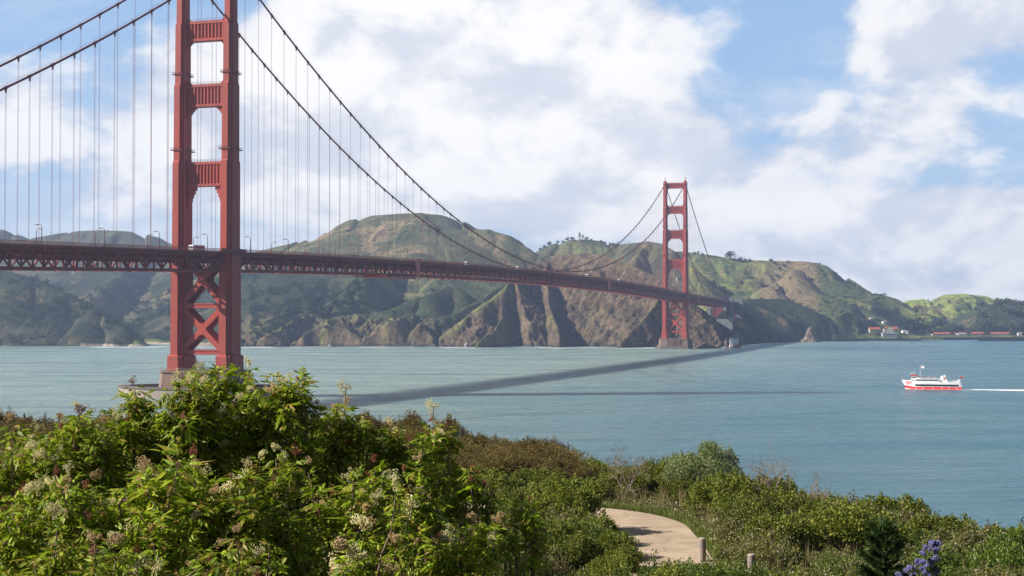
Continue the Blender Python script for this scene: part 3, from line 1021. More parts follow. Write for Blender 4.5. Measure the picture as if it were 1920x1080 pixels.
    for zc_ in (46.3, 22.7):
        mb = MB()
        mb.box((0, 0, zc_), (2 * xi, 8.4, 2.5))
        for sy in (-1, 1):
            mb.box((0, sy * 4.3, zc_ + .9), (2 * xi - .5, .3, .5))
            mb.box((0, sy * 4.3, zc_ - .9), (2 * xi - .5, .3, .5))
        mb.build('lower_strut', M_TOWER, tw)
    return tw


def make_pier(t0, fluted):
    p_ = empty('pier', (0, t0, 0), parent=bridge)
    mb = MB()
    hw, hd = 20.8, 11.6

    def outline(gx_, gd):
        pts = []
        return [(-hw - gx_, -hd - gd + 3), (-hw - gx_ + 3, -hd - gd), (hw + gx_ - 3, -hd - gd), (hw + gx_, -hd - gd + 3),
                (hw + gx_, hd + gd - 3), (hw + gx_ - 3, hd + gd), (-hw - gx_ + 3, hd + gd), (-hw - gx_, hd + gd - 3)]

    mb.prism(outline(1.6, 1.6), -3, 4.0, outline(1.2, 1.2))
    base = mb.build('pier_base', M_CONCW, p_)
    mb = MB()
    mb.prism(outline(.8, .8), 4.0, 12.4, outline(0, 0))
    mb.prism(outline(.5, .5), 12.4, 13.4, outline(.5, .5))
    for sy in (-1, 1):
        for i in range(11):
            x = -8.2 + 16.4 * i / 10
            mb.box((x, sy * (hd + .9), 8.4), (.85, 1.2, 7.4))
    mb.build('pier_block', M_CONC, p_)
    mb = MB()
    for z in (14.0, 14.6):
        for sy in (-1, 1):
            mb.box((0, sy * hd, z), (2 * hw - 2, .07, .07))
        for sx in (-1, 1):
            mb.box((sx * hw, 0, z), (.07, 2 * hd - 2, .07))
    for i in range(27):
        x = -hw + 1.5 + (2 * hw - 3) * i / 26
        for sy in (-1, 1):
            mb.box((x, sy * hd, 14.0), (.09, .09, 1.25))
    mb.build('railing', M_METAL, p_)
    return p_


make_tower(0)
make_tower(SPAN)
make_pier(0, True)
make_pier(SPAN, True)

# fender ring round the south pier
n_ = 72
ring = MB()
for i in range(n_):
    a0, a1 = 2 * math.pi * i / n_, 2 * math.pi * (i + 1) / n_
    for (ra, rb, z0, z1) in ((47.5, 27.5, -3, 4.6),):
        q = [(ra * math.cos(a0), rb * math.sin(a0)), (ra * math.cos(a1), rb * math.sin(a1)),
             ((ra - 5) * math.cos(a1), (rb - 5) * math.sin(a1)), ((ra - 5) * math.cos(a0), (rb - 5) * math.sin(a0))]
        ring.prism(q, z0, z1)
ring.build('fender_ring', principled('fender_concrete', (.36, .29, .25), .85, (.24, .20, .18), .2, .1, .8), bridge)
ring = MB()
for i in range(n_):
    a0, a1 = 2 * math.pi * i / n_, 2 * math.pi * (i + 1) / n_
    q = [(47.9 * math.cos(a0), 27.9 * math.sin(a0)), (47.9 * math.cos(a1), 27.9 * math.sin(a1)),
         (42.2 * math.cos(a1), 22.2 * math.sin(a1)), (42.2 * math.cos(a0), 22.2 * math.sin(a0))]
    ring.prism(q, 4.6, 5.5)
ring.build('fender_coping', M_CONCW, bridge)

# main cables
ts_all = np.concatenate([np.arange(-SIDE, 0, 15.24 / 2), np.arange(0, SPAN + .1, 15.24 / 2), np.arange(SPAN + 7.62, SPAN + SIDE, 15.24 / 2), [SPAN + SIDE]])
sus_t = [-15.24 * k for k in range(1, 22)] + [15.24 * k for k in range(1, 84)] + [SPAN + 15.24 * k for k in range(1, 21)]
for sx in (-1, 1):
    mb = MB()
    mb.tube([(sx * 13.716, float(t_), z_cable(t_) + .3) for t_ in ts_all], .50, 8)
    cb = mb.build('main_cable', M_CABLE, bridge, smooth=True)
    mb = MB()
    for t_ in sus_t:
        dz = (z_cable(t_ + .8) - z_cable(t_ - .8)) / 1.6
        p0 = (sx * 13.716, t_ - 1.0, z_cable(t_) + .3 - dz * 1.0)
        p1 = (sx * 13.716, t_ + 1.0, z_cable(t_) + .3 + dz * 1.0)
        mb.tube([p0, p1], .68, 8)
        mb.box((sx * 13.716, t_, z_cable(t_) - .9), (.3, 1.0, 1.6))
    o = mb.build('cable_bands', M_CABLE, cb)
    tag(o, kind='stuff')
    mb = MB()
    for dx in (-.55, .55):
        mb.tube([(sx * 13.716 + dx, float(t_), z_cable(t_) + 1.7) for t_ in ts_all], .035, 3)
    mb.build('hand_ropes', M_CABLE, cb)

# suspenders: the hundred nearest are separate, the rest one part
items = []
for sx in (-1, 1):
    for t_ in sus_t:
        zt = z_cable(t_) - 1.0
        zb = z_rail(t_) - 1.6
        if zt > zb + .5:
            D = 745.8 + t_ * math.cos(R(TH)) - sx * 13.7 * math.sin(R(TH))
            items.append((D if t_ > -200 else 9999, sx, t_, zb, zt))
items.sort()


def rope(mb, sx, t_, zb, zt):
    for dy in (-.28, .28):
        mb.tube([(sx * 13.716, t_ + dy, zb), (sx * 13.716, t_ + dy, zt)], .058, 4, caps=False)


for it in items[:100]:
    mb = MB()
    rope(mb, 0, 0, 0, it[4] - it[3])
    for v in range(len(mb.v)):
        pass
    o = mb.build('suspender', M_ROPE, bridge, loc=(it[1] * 13.716, it[2], it[3]))
mb = MB()
for it in items[100:]:
    rope(mb, *it[1:])
o = mb.build('far_suspenders', M_ROPE, bridge)
tag(o, kind='stuff')

# deck: stiffening trusses
tt = np.arange(T0, T1 + .1, PAN)
DH = 11.4       # rail top to bottom of bottom chord
for sx in (-1, 1):
    x = sx * 13.716
    mb = MB()
    for i in range(len(tt) - 1):
        t0_, t1_ = float(tt[i]), float(tt[i + 1])
        za, zb_ = z_rail(t0_), z_rail(t1_)
        mb.beam((x, t0_, za - 3.3), (x, t1_, zb_ - 3.3), .9, 1.0)           # top chord
        mb.beam((x, t0_, za - DH + .55), (x, t1_, zb_ - DH + .55), 1.0, 1.1)  # bottom chord
        mb.beam((x, t0_, za - 3.8), (x, t0_, za - DH + 1.1), .5, .7, up=(0, 1, 0))
        zm_ = (za + zb_) / 2
        mb.beam((x - sx * .35, t0_ + 3.81, zm_ - 3.8), (x - sx * .35, t0_ + 3.81, zm_ - DH / 2 - 1.6), .3, .4, up=(0, 1, 0))
        mb.beam((x - sx * .35, t0_, zm_ - 6.2), (x - sx * .35, t1_, zm_ - 6.2), .35, 1.2)
        if i % 2 == 0:
            mb.beam((x, t0_, za - DH + 1.1), (x, t1_, zb_ - 3.8), .6, .62)
        else:
            mb.beam((x, t0_, za - 3.8), (x, t1_, zb_ - DH + 1.1), .6, .62)
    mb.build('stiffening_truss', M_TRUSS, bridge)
    # fascia under the footway
    mb = MB()
    xf = sx * 15.1
    for i in range(0, len(tt) - 1, 2):
        t0_, t1_ = float(tt[i]), float(tt[min(i + 2, len(tt) - 1)])
        za, zb_ = z_rail(t0_), z_rail(t1_)
        mb.beam((xf, t0_, za - 2.0), (xf, t1_, zb_ - 2.0), .35, 1.3)
        mb.beam((sx * 14.2, t0_, za - 1.5), (sx * 14.2, t1_, zb_ - 1.5), 1.6, .25)
    mb.build('footway', M_TRUSS, bridge)
    # railing
    mb = MB()
    step = .55
    n_r = int((T1 - T0) / step)
    for i in range(0, len(tt) - 1, 2):
        t0_, t1_ = float(tt[i]), float(tt[min(i + 2, len(tt) - 1)])
        za, zb_ = z_rail(t0_), z_rail(t1_)
        mb.beam((xf, t0_, za - .08), (xf, t1_, zb_ - .08), .18, .16)
        mb.beam((xf, t0_, za - 1.15), (xf, t1_, zb_ - 1.15), .12, .16)
        mb.box((xf, t0_, za - .6), (.22, .22, 1.3))
    for i in range(n_r):
        t_ = T0 + i * step
        mb.box((xf, t_, z_rail(t_) - .64), (.05, .22, .9))
    mb.build('railing', M_TRUSS, bridge)

mb = MB()
for i in range(0, len(tt) - 1, 2):
    t0_, t1_ = float(tt[i]), float(tt[min(i + 2, len(tt) - 1)])
    mb.beam((0, t0_, z_rail(t0_) - 1.9), (0, t1_, z_rail(t1_) - 1.9), 26.4, .6)
mb.build('roadway', M_ASPH, bridge)
mb = MB()
for t_ in tt:
    t_ = float(t_)
    z = z_rail(t_)
    mb.box((0, t_, z - 3.5), (26.4, .5, 2.4))
    mb.box((0, t_, z - DH + .6), (26.4, .5, .8))
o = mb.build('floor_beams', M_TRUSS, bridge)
tag(o, kind='stuff')
mb = MB()
for i in range(0, len(tt) - 2, 2):
    t0_, t1_ = float(tt[i]), float(tt[i + 2])
    z0, z1 = z_rail(t0_) - DH + .4, z_rail(t1_) - DH + .4
    mb.beam((-13.2, t0_, z0), (13.2, t1_, z1 + .01), .5, .4)
    mb.beam((13.2, t0_, z0 - .42), (-13.2, t1_, z1 - .42), .5, .4)
for x in (-9, -4.5, 0, 4.5, 9):
    for i in range(0, len(tt) - 1, 2):
        t0_, t1_ = float(tt[i]), float(tt[min(i + 2, len(tt) - 1)])
        mb.beam((x, t0_, z_rail(t0_) - 2.6), (x, t1_, z_rail(t1_) - 2.6), .4, .8)
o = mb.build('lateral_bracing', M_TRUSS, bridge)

# footway bulges round the towers
for tk in (0, SPAN):
    for sx in (-1, 1):
        mb = MB()
        z = z_rail(tk)
        mb.prism([(sx * 15.3, tk - 12), (sx * 18.9, tk - 8.2), (sx * 18.9, tk + 8.2), (sx * 15.3, tk + 12)][::sx], z - 3.2, z - 1.3)
        for (a_, b_) in (((15.3, -12), (18.9, -8.2)), ((18.9, -8.2), (18.9, 8.2)), ((18.9, 8.2), (15.3, 12))):
            mb.beam((sx * a_[0], tk + a_[1], z - .1), (sx * b_[0], tk + b_[1], z - .1), .2, .2)
            mb.beam((sx * a_[0], tk + a_[1], z - .75), (sx * b_[0], tk + b_[1], z - .75), .06, .9)
        mb.build('footway_bay', M_TRUSS, bridge)

# pale access covers on the east side, and the red maintenance platform hanging under the deck
for t_, L in ((263, 7.5), (827, 9.0), (1372, 7)):
    mb = MB()
    z = z_rail(t_)
    mb.box((15.55, t_, z - DH / 2 + .1), (.4, L, DH + .4))
    for k in range(9):
        mb.box((15.82, t_, z - 1.2 - k * 1.15), (.15, L - .8, .25))
    pl = mb.build('access_cover', M_PANEL, bridge)
mb = MB()
for t_ in (228,):
    z = z_rail(t_)
    mb.box((6, t_, z - DH - 1.5), (20, 60, .5))
    mb.box((15.9, t_, z - DH - .9), (.2, 60, .2))
    for k in range(13):
        mb.box((15.9, t_ - 30 + k * 5, z - DH - .7), (.15, .15, 1.4))
    tr = mb.build('maintenance_platform', M_TRUSS, bridge)
    mb = MB()
    mb.box((15.8, t_ - 27, z - DH - 1.1), (1.6, 9, 1.5))
    mb.box((10, t_ - 30.6, z - DH - 1.1), (12, .5, 1.5))
    mb.build('red_cab', M_REDGUARD, tr)

# north end concrete pylons
for (t_, sc_) in ((SPAN + 380, 1.0), (SPAN + 489, 2.0)):
    mb = MB()
    for sx in (-1, 1):
        cx = sx * (17.4 if sc_ < 2 else 13)
        wd = 6.0 if sc_ < 2 else 15.0
        mb.box((cx, t_, 37), (wd, 8.5, 66))
        mb.box((cx, t_, 71.2), (wd - 1.6, 6.5, 2.4))
        mb.box((sx * 17.4, t_, 73.8), (2.6, 4.4, 2.8))
        for dy in (-2.4, 0, 2.4):
            mb.box((cx + sx * (wd / 2 + .12), t_ + dy, 43), (.25, 1.0, 50))
    mb.box((0, t_, 27), ((28.6 if sc_ < 2 else 10.8), 5, 26))
    mb.build('concrete_pylon', M_PYLON, bridge)
# arch viaduct north of the pylons
mb = MB()
tn = np.arange(T1, T1 + 200, 10)
for i in range(len(tn) - 1):
    t0_, t1_ = float(tn[i]), float(tn[i + 1])
    mb.beam((0, t0_, z_rail(t0_) - 2.3), (0, t1_, z_rail(t1_) - 2.3), 26, 1.2)
    for sx in (-1, 1):
        mb.beam((sx * 13, t0_, z_rail(t0_) - .6), (sx * 13, t1_, z_rail(t1_) - .6), .3, 1.2)
        mb.box((sx * 11, t0_, z_rail(t0_) - 15), (1.4, 1.4, 24))
mb.build('approach_viaduct', M_TRUSS, bridge)


def bw(x, t_, z):
    """bridge coordinates -> world"""
    c_, s_ = math.cos(R(TH)), math.sin(R(TH))
    return Vector((-156.53 + x * c_ + t_ * s_, 745.8 - x * s_ + t_ * c_, z))


# street lamps on the bridge
lamp = empty('street_lamp', (0, 0, 0))
tag(lamp, 'x', 'street lamp', 'street lamps along both footways of the bridge')
mb = MB()
mb.tube([(0, 0, 0), (0, 0, 1.2), (0, 0, 7.4)], [.28, .2, .13], 6)
lp = mb.build('post', M_LAMP, lamp)
mb = MB()
mb.tube([(0, 0, 7.3), (-.25, 0, 7.95), (-.9, 0, 8.3), (-1.9, 0, 8.3)], .11, 5)
la = mb.build('arm', M_LAMP, lamp)
mb = MB()
mb.prism([(-3.0, -.3), (-1.7, -.3), (-1.7, .3), (-3.0, .3)], 7.98, 8.4, [(-2.8, -.2), (-1.8, -.2), (-1.8, .2), (-2.8, .2)])
lh = mb.build('lamp_head', M_LAMP, lamp)
first = True
# name each visible lamp by the tower and side it stands near
for sx in (1, -1):
    for k in range(40):
        t_ = -160 + 45.2 * k - (8 if sx < 0 else 0)
        if t_ > T1 - 10 or abs(t_) < 9 or abs(t_ - SPAN) < 9:
            continue
        loc = bw(sx * 14.4, t_, z_rail(t_) - 1.4)
        rz = -R(TH) + (0 if sx > 0 else math.pi)
        side_ = 'near' if sx > 0 else 'far'
        if t_ < 0:
            where = 'left of the tall near tower'
        elif t_ < 640:
            where = 'between the near tower and mid span'
        elif t_ < SPAN:
            where = 'between mid span and the distant tower'
        else:
            where = 'right of the distant tower'
        lab = 'dark curved-arm street lamp on the %s footway, %s' % (side_, where)
        if first:
            lamp.location = loc
            lamp.rotation_euler = (0, 0, rz)
            lamp['label'] = lab
            o = lamp
            first = False
        else:
            o = copy_tree(lamp, [(lp, []), (la, []), (lh, [])], loc, rz, (1, 1, 1), lab)
        o['group'] = 'street lamps on the %s footway %s' % (side_, where)


# ------------------------------------------------------------------ vehicles on the bridge
def make_vehicle(name, L, Wd, H, body_mat, label, cat, bus=False):
    e = empty(name)
    tag(e, label, cat)
    mb = MB()
    hw = Wd / 2
    prof = [(-L / 2, .45), (L / 2, .45), (L / 2, H * .55), (L / 2 - (.15 if bus else 1.0), H * (.62 if not bus else .8)),
            (L / 2 - (.35 if bus else 1.7), H * .97), (L / 2 - (.6 if bus else 2.2), H), (-L / 2 + .3, H), (-L / 2, H * .9)]
    mb.prism([(y, z) for y, z in prof], -hw, hw, axes=lambda a_, b_, h_: (h_, a_, b_))
    bd = mb.build('body', body_mat, e, bevel=.08)
    mb = MB()
    for sx in (-1, 1):
        mb.box((sx * (hw + .01), -.2, H * .68), (.04, L * .8, H * .24))
    mb.box((0, -L / 2 - .01, H * .68), (Wd * .8, .04, H * .24))
    mb.build('side_windows', M_GLASS, bd)
    for sx in (-1, 1):
        for y in (-L * .32, L * .32):
            mb = MB()
            mb.tube([(sx * (hw - .25), y, .42), (sx * (hw + .03), y, .42)], .42, 12)
            mb.build('wheel', M_TYRE, e)
    return e


veh = [('bus', 12.0, 2.6, 3.3, M_WHITE, 'long white bus beside the tall near tower', 'bus', True, 5.0, -18, 2.0),
       ('delivery_van', 6.4, 2.2, 3.0, M_WHITE, 'small white van on the deck left of mid span, just under the low near cable', 'van', False, 9.0, 385, .6),
       ('delivery_van', 6.8, 2.2, 3.2, M_WHITE, 'white van on the deck at mid span where the cable touches the rail', 'van', False, 9.0, 520, .6),
       ('box_truck', 8.5, 2.4, 3.7, M_WHITE, 'white box truck on the deck right of mid span, below the brown bluff', 'truck', True, 9.0, 760, .6),
       ('box_truck', 7.5, 2.4, 3.4, M_WHITE, 'pale truck on the deck between the pale cover and distant tower', 'truck', True, 9.0, 905, .6)]
for (nm, L, Wd, H, mt, lab, cat, bus, x, t_, dz) in veh:
    e = make_vehicle(nm, L, Wd, H, mt, lab, cat, bus)
    e.location = bw(x, t_, z_rail(t_) - 1.6)
    slope_ = (z_rail(t_ + 5) - z_rail(t_ - 5)) / 10
    e.rotation_euler = (math.atan(slope_), 0, -R(TH))


# ------------------------------------------------------------------ ferry
def make_ferry():
    e = empty('ferry')
    tag(e, 'white excursion ferry with red waterline band and wake on the blue water', 'ferry')
    LEN = 32.6
    M_RED = principled('ferry_red', (.62, .03, .03), .4)
    M_FW = principled('ferry_white', (.85, .85, .83), .35, (.78, .78, .77), .5)

    def hb(u, z):
        # half breadth of the hull
        bow = 2.6 * (1 - min(1, max(0, z) / 4.9))
        q = max(0.0, (u - bow) / 9.0)
        full = 4.1 if u < 26 else 4.1 - (u - 26) * .07
        return full * min(1, q) ** .62 if q < 1 else full

    def sheer(u):
        return 5.1 - .9 * min(1, max(0, (u - 1) / 9)) + (.1 if u > 28 else 0)

    def loft(z0f, z1f, u0, u1, name, mat, grow=0.0, parent=e, n_=26, rows=4, closed=True):
        V, F = [], []
        us = np.linspace(u0, u1, n_)
        for u in us:
            ring_ = []
            for s_ in (1, -1):
                for r_ in (range(rows + 1) if s_ > 0 else range(rows, -1, -1)):
                    z = z0f(u) + (z1f(u) - z0f(u)) * r_ / rows
                    uu = max(u, 2.6 * (1 - min(1, max(0, z) / 4.9)))
                    ring_.append((uu, s_ * (hb(uu, z) + grow), z))
            V += ring_
        m_ = 2 * (rows + 1)
        for i in range(n_ - 1):
            for j in range(m_):
                k = (j + 1) % m_
                F.append((i * m_ + j, i * m_ + k, (i + 1) * m_ + k, (i + 1) * m_ + j))
        V2 = V
        me = bpy.data.meshes.new(name)
        me.from_pydata(V2, [], F + [tuple(range(m_)), tuple(range((n_ - 1) * m_, n_ * m_))[::-1]])
        me.update()
        me.materials.append(mat)
        return link(name, me, parent)

    hull = loft(lambda u: -1.0, sheer, 0.0, 31.6, 'hull', M_FW)
    loft(lambda u: -.6, lambda u: 1.45 + 1.1 * max(0, 1 - u / 6), 0.0, 32.5, 'red_band', M_RED, .05, hull)
    loft(lambda u: 1.75, lambda u: 2.85, 7.5, 31.0, 'window_band', M_GLASS, .04, hull, rows=1)
    # red emblem strokes on the bow, both sides
    mb = MB()
    for s_ in (-1, 1):
        for (u0, z0, u1, z1) in ((2.0, 3.9, 3.4, 4.3), (3.4, 4.3, 5.8, 3.9), (2.5, 3.3, 3.9, 3.7), (3.9, 3.7, 5.4, 3.2), (2.9, 2.9, 4.8, 2.8)):
            mb.beam((u0, s_ * (hb(u0, z0) + .06), z0), (u1, s_ * (hb(u1, z1) + .06), z1), .12, .3)
    mb.build('bow_emblem', M_RED, hull)
    mb = MB()
    mb.box((14.2, 0, 4.85), (12.6, 6.6, 1.5))
    mb.box((14.2, 0, 5.68), (13.4, 7.2, .18))
    cab = mb.build('upper_cabin', M_FW, e, bevel=.05)
    mb = MB()
    for s_ in (-1, 1):
        for i in range(9):
            mb.box((8.9 + i * 1.32, s_ * 3.32, 5.0), (1.05, .06, .75))
        mb.build
    mb.build('cabin_windows', M_GLASS, cab)
    mb = MB()
    mb.prism([(4.9, 4.2), (8.6, 4.2), (8.2, 7.4), (5.4, 7.4)][::-1], -2.6, 2.6, axes=lambda a_, b_, h_: (a_, h_, b_))
    mb.prism([(8.3, 4.2), (11.4, 5.7), (8.2, 7.0)][::-1], -2.5, 2.5, axes=lambda a_, b_, h_: (a_, h_, b_))
    ph = mb.build('pilot_house', M_FW, e, bevel=.05)
    mb = MB()
    for s_ in (-1, 1):
        for i in range(3):
            mb.box((5.9 + i * .95, s_ * 2.62, 6.6), (.7, .06, .55))
            mb.box((5.9 + i * .95, s_ * 2.62, 4.95), (.6, .06, .5))
    for y in (-1.5, 0, 1.5):
        mb.box((5.20, y, 6.6), (.08, 1.1, .55))
    mb.build('pilot_windows', M_GLASS, ph)
    mb = MB()
    mb.box((6.8, 0, 7.62), (3.8, 5.6, .42))
    mb.build('red_roof', M_RED, ph)
    mb = MB()
    mb.tube([(10.2, 0, 5.7), (10.2, 0, 13.6)], [.16, .07], 6)
    mb.beam((10.2, -1.2, 11.2), (10.2, 1.2, 11.2), .08, .08)
    mst = mb.build('mast', M_WHITE, e)
    mb = MB()
    fl = []
    for i in range(7):
        fl.append((10.4 + i * .42, .16 * math.sin(i * 1.1)))
    for i in range(6):
        mb.prism([(fl[i][0], fl[i][1]), (fl[i + 1][0], fl[i + 1][1]), (fl[i + 1][0], fl[i + 1][1] + .03), (fl[i][0], fl[i][1] + .03)], 11.8, 13.0)
    mb.build('pennant', M_WHITE, mst)
    mb = MB()
    for (x, h_) in ((5.6, 9.2), (7.0, 9.8)):
        mb.tube([(x, .4, 7.7), (x, .4, h_)], .09, 5)
        mb.box((x, .4, h_ - .4), (.9, .5, .35))
    mb.build('radar', M_WHITE, ph)
    mb = MB()
    for s_ in (-1, 1):
        mb.prism([(20.8, 4.2), (22.8, 4.2), (22.6, 7.4), (21.3, 7.6)][::-1], s_ * 1.3 - .8, s_ * 1.3 + .8, axes=lambda a_, b_, h_: (a_, h_, b_))
        mb.prism([(22.8, 4.2), (25.2, 4.2), (23.9, 7.9), (22.9, 8.0)][::-1], s_ * 2.2 - .45, s_ * 2.2 + .45, axes=lambda a_, b_, h_: (a_, h_, b_))
    fn = mb.build('funnel', M_FW, e, bevel=.06)
    mb = MB()
    for s_ in (-1, 1):
        for k in range(3):
            mb.beam((22.9 + k * .55, s_ * 2.7, 5.4 + k * .1), (23.3 + k * .5, s_ * 2.7, 6.8), .08, .22)
    mb.build('funnel_stripes', M_RED, fn)
    mb = MB()
    mb.prism([(30.2, 4.1), (31.7, 4.1), (31.9, 5.5), (30.6, 5.5)][::-1], -3.2, 3.2, axes=lambda a_, b_, h_: (a_, h_, b_))
    mb.prism([(31.3, 1.6), (32.8, 1.2), (32.2, 4.1), (31.3, 4.1)][::-1], -3.5, 3.5, axes=lambda a_, b_, h_: (a_, h_, b_))
    mb.build('stern_house', M_FW, e, bevel=.05)
    # rails
    mb = MB()
    for s_ in (-1, 1):
        for z in (6.25, 6.75):
            mb.tube([(8.5, s_ * 3.5, z), (20.6, s_ * 3.5, z)], .035, 4)
        for i in range(13):
            mb.tube([(8.5 + i, s_ * 3.5, 5.75), (8.5 + i, s_ * 3.5, 6.75)], .035, 4)
        for z in (4.7, 5.2):
            mb.tube([(24.5, s_ * 3.6, z), (31, s_ * 3.5, z)], .035, 4)
        for i in range(7):
            mb.tube([(24.6 + i, s_ * 3.6, 4.1), (24.6 + i, s_ * 3.6, 5.2)], .035, 4)
    mb.tube([(.3, 0, 5.0), (.1, 0, 7.0)], .06, 4)
    mb.build('deck_rails', M_WHITE, e)
    mb = MB()
    mb.tube([(31.6, 0, 5.5), (32.6, 0, 7.4)], .05, 4)
    mb.prism([(32.0, 0), (33.6, .1), (33.6, .13), (32.0, .03)], 6.5, 7.4)
    mb.build('stern_flag', M_RED, e)
    # fender pads and bollards on the band
    mb = MB()
    for s_ in (-1, 1):
        for u in (8, 12, 17, 22, 26, 30):
            mb.box((u, s_ * (hb(u, 1) + .12), .7), (.5, .2, .6))
    mb.build('fender_pads', M_WHITE, hull)
    return e


ferry = make_ferry()
HEAD = R(-17)
bowp = W(1691.5, 728.5, 829)
ferry.location = (bowp.x, bowp.y + 1, 0)
ferry.rotation_euler = (0, 0, HEAD)

# passengers on the ferry's upper deck: one continuous skinned figure, copied
pm = bpy.data.meshes.new('person')
pv = [(0, 0, .92), (0, 0, 1.18), (0, 0, 1.40), (0, 0, 1.50), (0, 0, 1.60), (0, 0, 1.74),
      (.18, 0, 1.38), (.25, .03, 1.12), (.22, -.10, .88), (-.18, 0, 1.38), (-.25, .03, 1.12), (-.22, -.10, .88),
      (.10, 0, .86), (.11, -.02, .48), (.11, .02, .06), (.11, -.14, .03), (-.10, 0, .86), (-.11, .02, .48), (-.11, .05, .06), (-.11, -.11, .03)]
pe = [(0, 1), (1, 2), (2, 3), (3, 4), (4, 5), (2, 6), (6, 7), (7, 8), (2, 9), (9, 10), (10, 11), (0, 12), (12, 13), (13, 14), (14, 15),
      (0, 16), (16, 17), (17, 18), (18, 19)]
pm.from_pydata(pv, pe, [])
M_CLOTH = [principled('jacket_navy', (.05, .07, .14), .9), principled('jacket_red', (.42, .06, .05), .9), principled('jacket_tan', (.42, .34, .24), .9),
           principled('jacket_dark', (.05, .05, .05), .9)]
M_HAIR = principled('hair', (.06, .04, .03), .8)
pr = [(.15, .12), (.15, .11), (.13, .09), (.05, .05), (.09, .10), (.075, .085), (.06, .06), (.045, .045), (.035, .035), (.06, .06), (.045, .045),
      (.035, .035), (.10, .10), (.065, .065), (.045, .045), (.03, .035), (.10, .10), (.065, .065), (.045, .045), (.03, .035)]
sv = pm.skin_vertices
if not sv:
    lay = pm.attributes
persons = []
looks = ['in a navy jacket', 'in a red jacket', 'in a tan coat', 'in dark clothes']


def person_mesh(mat):
    me = pm.copy()
    me.name = 'person'
    me.materials.append(mat)
    return me


pmeshes = [person_mesh(m_) for m_ in M_CLOTH]


def person_obj(k):
    o = link('person', pmeshes[k])
    md = o.modifiers.new('skin', 'SKIN')
    md.use_smooth_shade = True
    if o.data.skin_vertices:
        for i, r_ in enumerate(pr):
            o.data.skin_vertices[0].data[i].radius = r_
        o.data.skin_vertices[0].data[0].use_root = True
    sd = o.modifiers.new('sub', 'SUBSURF')
    sd.levels = sd.render_levels = 1
    return o


Mf = Matrix.Translation(Vector(ferry.location)) @ Matrix.Rotation(HEAD, 4, 'Z')
for i in range(12):
    u = 9.2 + i * .95
    s_ = -1 if i % 3 else 1
    o = person_obj(i % 4)
    wp = Mf @ Vector((u, -2.9 + .5 * (i % 2) if s_ < 0 else 1.5, 5.77))
    o.location = wp
    o.rotation_euler = (0, 0, HEAD + random.uniform(-.8, .8))
    tag(o, 'passenger %s standing at the rail of the ferry upper deck' % looks[i % 4], 'person', 'passengers %s on the ferry upper deck' % looks[i % 4])

# wake
M_WAKE = foam_mat('wake_foam', .30, (.35, .8, 0))
Vw, Fw = [], []
for i in range(60):
    u = 1.5 + i * 1.5
    c_ = Vector((math.cos(HEAD), math.sin(HEAD), 0))
    n2 = Vector((-c_.y, c_.x, 0))
    off = Vector((0, 0, 0)) + n2 * (1.4 * math.sin(u * .09) * max(0, (u - 30) / 60))
    hw = 5.6 if u < 31 else 4.2 + 3.0 * abs(math.sin(u * .07)) + (u - 31) * .03
    base_ = Vector(ferry.location) + c_ * u + off
    for s_ in (-1, 1):
        q = base_ + n2 * hw * s_ * (.3 + .7 * min(1, u / 8))
        Vw.append((q.x, q.y, .05))
    if i:
        k = 2 * i
        Fw.append((k - 2, k - 1, k + 1, k))
o = link('wake', np_mesh('wake', Vw, Fw, M_WAKE))
tag(o, 'white foam wake trailing right behind the ferry', 'wake', kind='stuff')

# ------------------------------------------------------------------ rocks
M_ROCK = principled('sea_rock', (.25, .17, .13), .9, (.10, .08, .065), .35, .35, .9)


def rock(name, px, D, wd, ht, label, seed, lean=0.0, mat=None, pts=None):
    rs = np.random.default_rng(seed)
    bm_n = 24
    V, F = [], []
    rings = 18
    c = W(px, 640, D)
    for i in range(rings + 1):
        v = i / rings
        z = -2 + (ht + 2) * v
        prof = (1 - v) ** .75 * (1 - .25 * math.sin(v * 9 + seed)) if pts is None else np.interp(v, [q[0] for q in pts], [q[1] for q in pts])
        for j in range(bm_n):
            th = 2 * math.pi * j / bm_n
            n_ = float(fb(np.array([math.cos(th) * 1.3 + seed * 3.7 + v * 2.2]), np.array([math.sin(th) * 1.3 + v * 3.0 + seed]), 4, .6)[0]) - .5
            r_ = wd / 2 * prof * (1 + 1.3 * n_) + .05
            V.append((math.cos(th) * r_ + lean * v * v * ht, math.sin(th) * r_ * .8, z))
        if i:
            for j in range(bm_n):
                k = (j + 1) % bm_n
                F.append(((i - 1) * bm_n + j, (i - 1) * bm_n + k, i * bm_n + k, i * bm_n + j))
    o = link(name, np_mesh(name, V, F, mat or M_ROCK), loc=(c.x, D, 0))
    tag(o, label, 'rock')
    return o


rock('sea_stack', 1517, 2545, 26, 27, 'tall pointed rock needle standing in the water near the right shore', 3, .08,
     pts=[(0, 1.2), (.15, 1.0), (.3, .72), (.6, .5), (.85, .33), (1, .05)])
rock('boulder', 1532, 2545, 16, 6, 'low rock at the foot of the needle, to its right', 5)
rock('boulder', 1505, 2550, 10, 4, 'small low rock at the left foot of the needle', 8)
rock('boulder', 1415, 2440, 11, 11, 'pale tan boulder on the shore below the dark ridge, left one', 12)
rock('boulder', 1432, 2470, 16, 10, 'pale tan boulder on the shore below the dark ridge, right one', 13)
rock('boulder', 1322, 1990, 30, 8, 'flat brown rock ledge beside the distant pier', 14)
rock('boulder', 1300, 2005, 22, 6, 'low rock touching the right corner of the distant pier', 15)
rock('boulder', 1345, 2000, 16, 5, 'small low rock between the distant pier and fog signal station', 16)
rock('boulder', 1238, 1985, 24, 5, 'low wet rock at the left corner of the distant pier', 17)
rock('boulder', 1362, 2030, 9, 15, 'upright brown rock just left of the small fog signal station', 18)
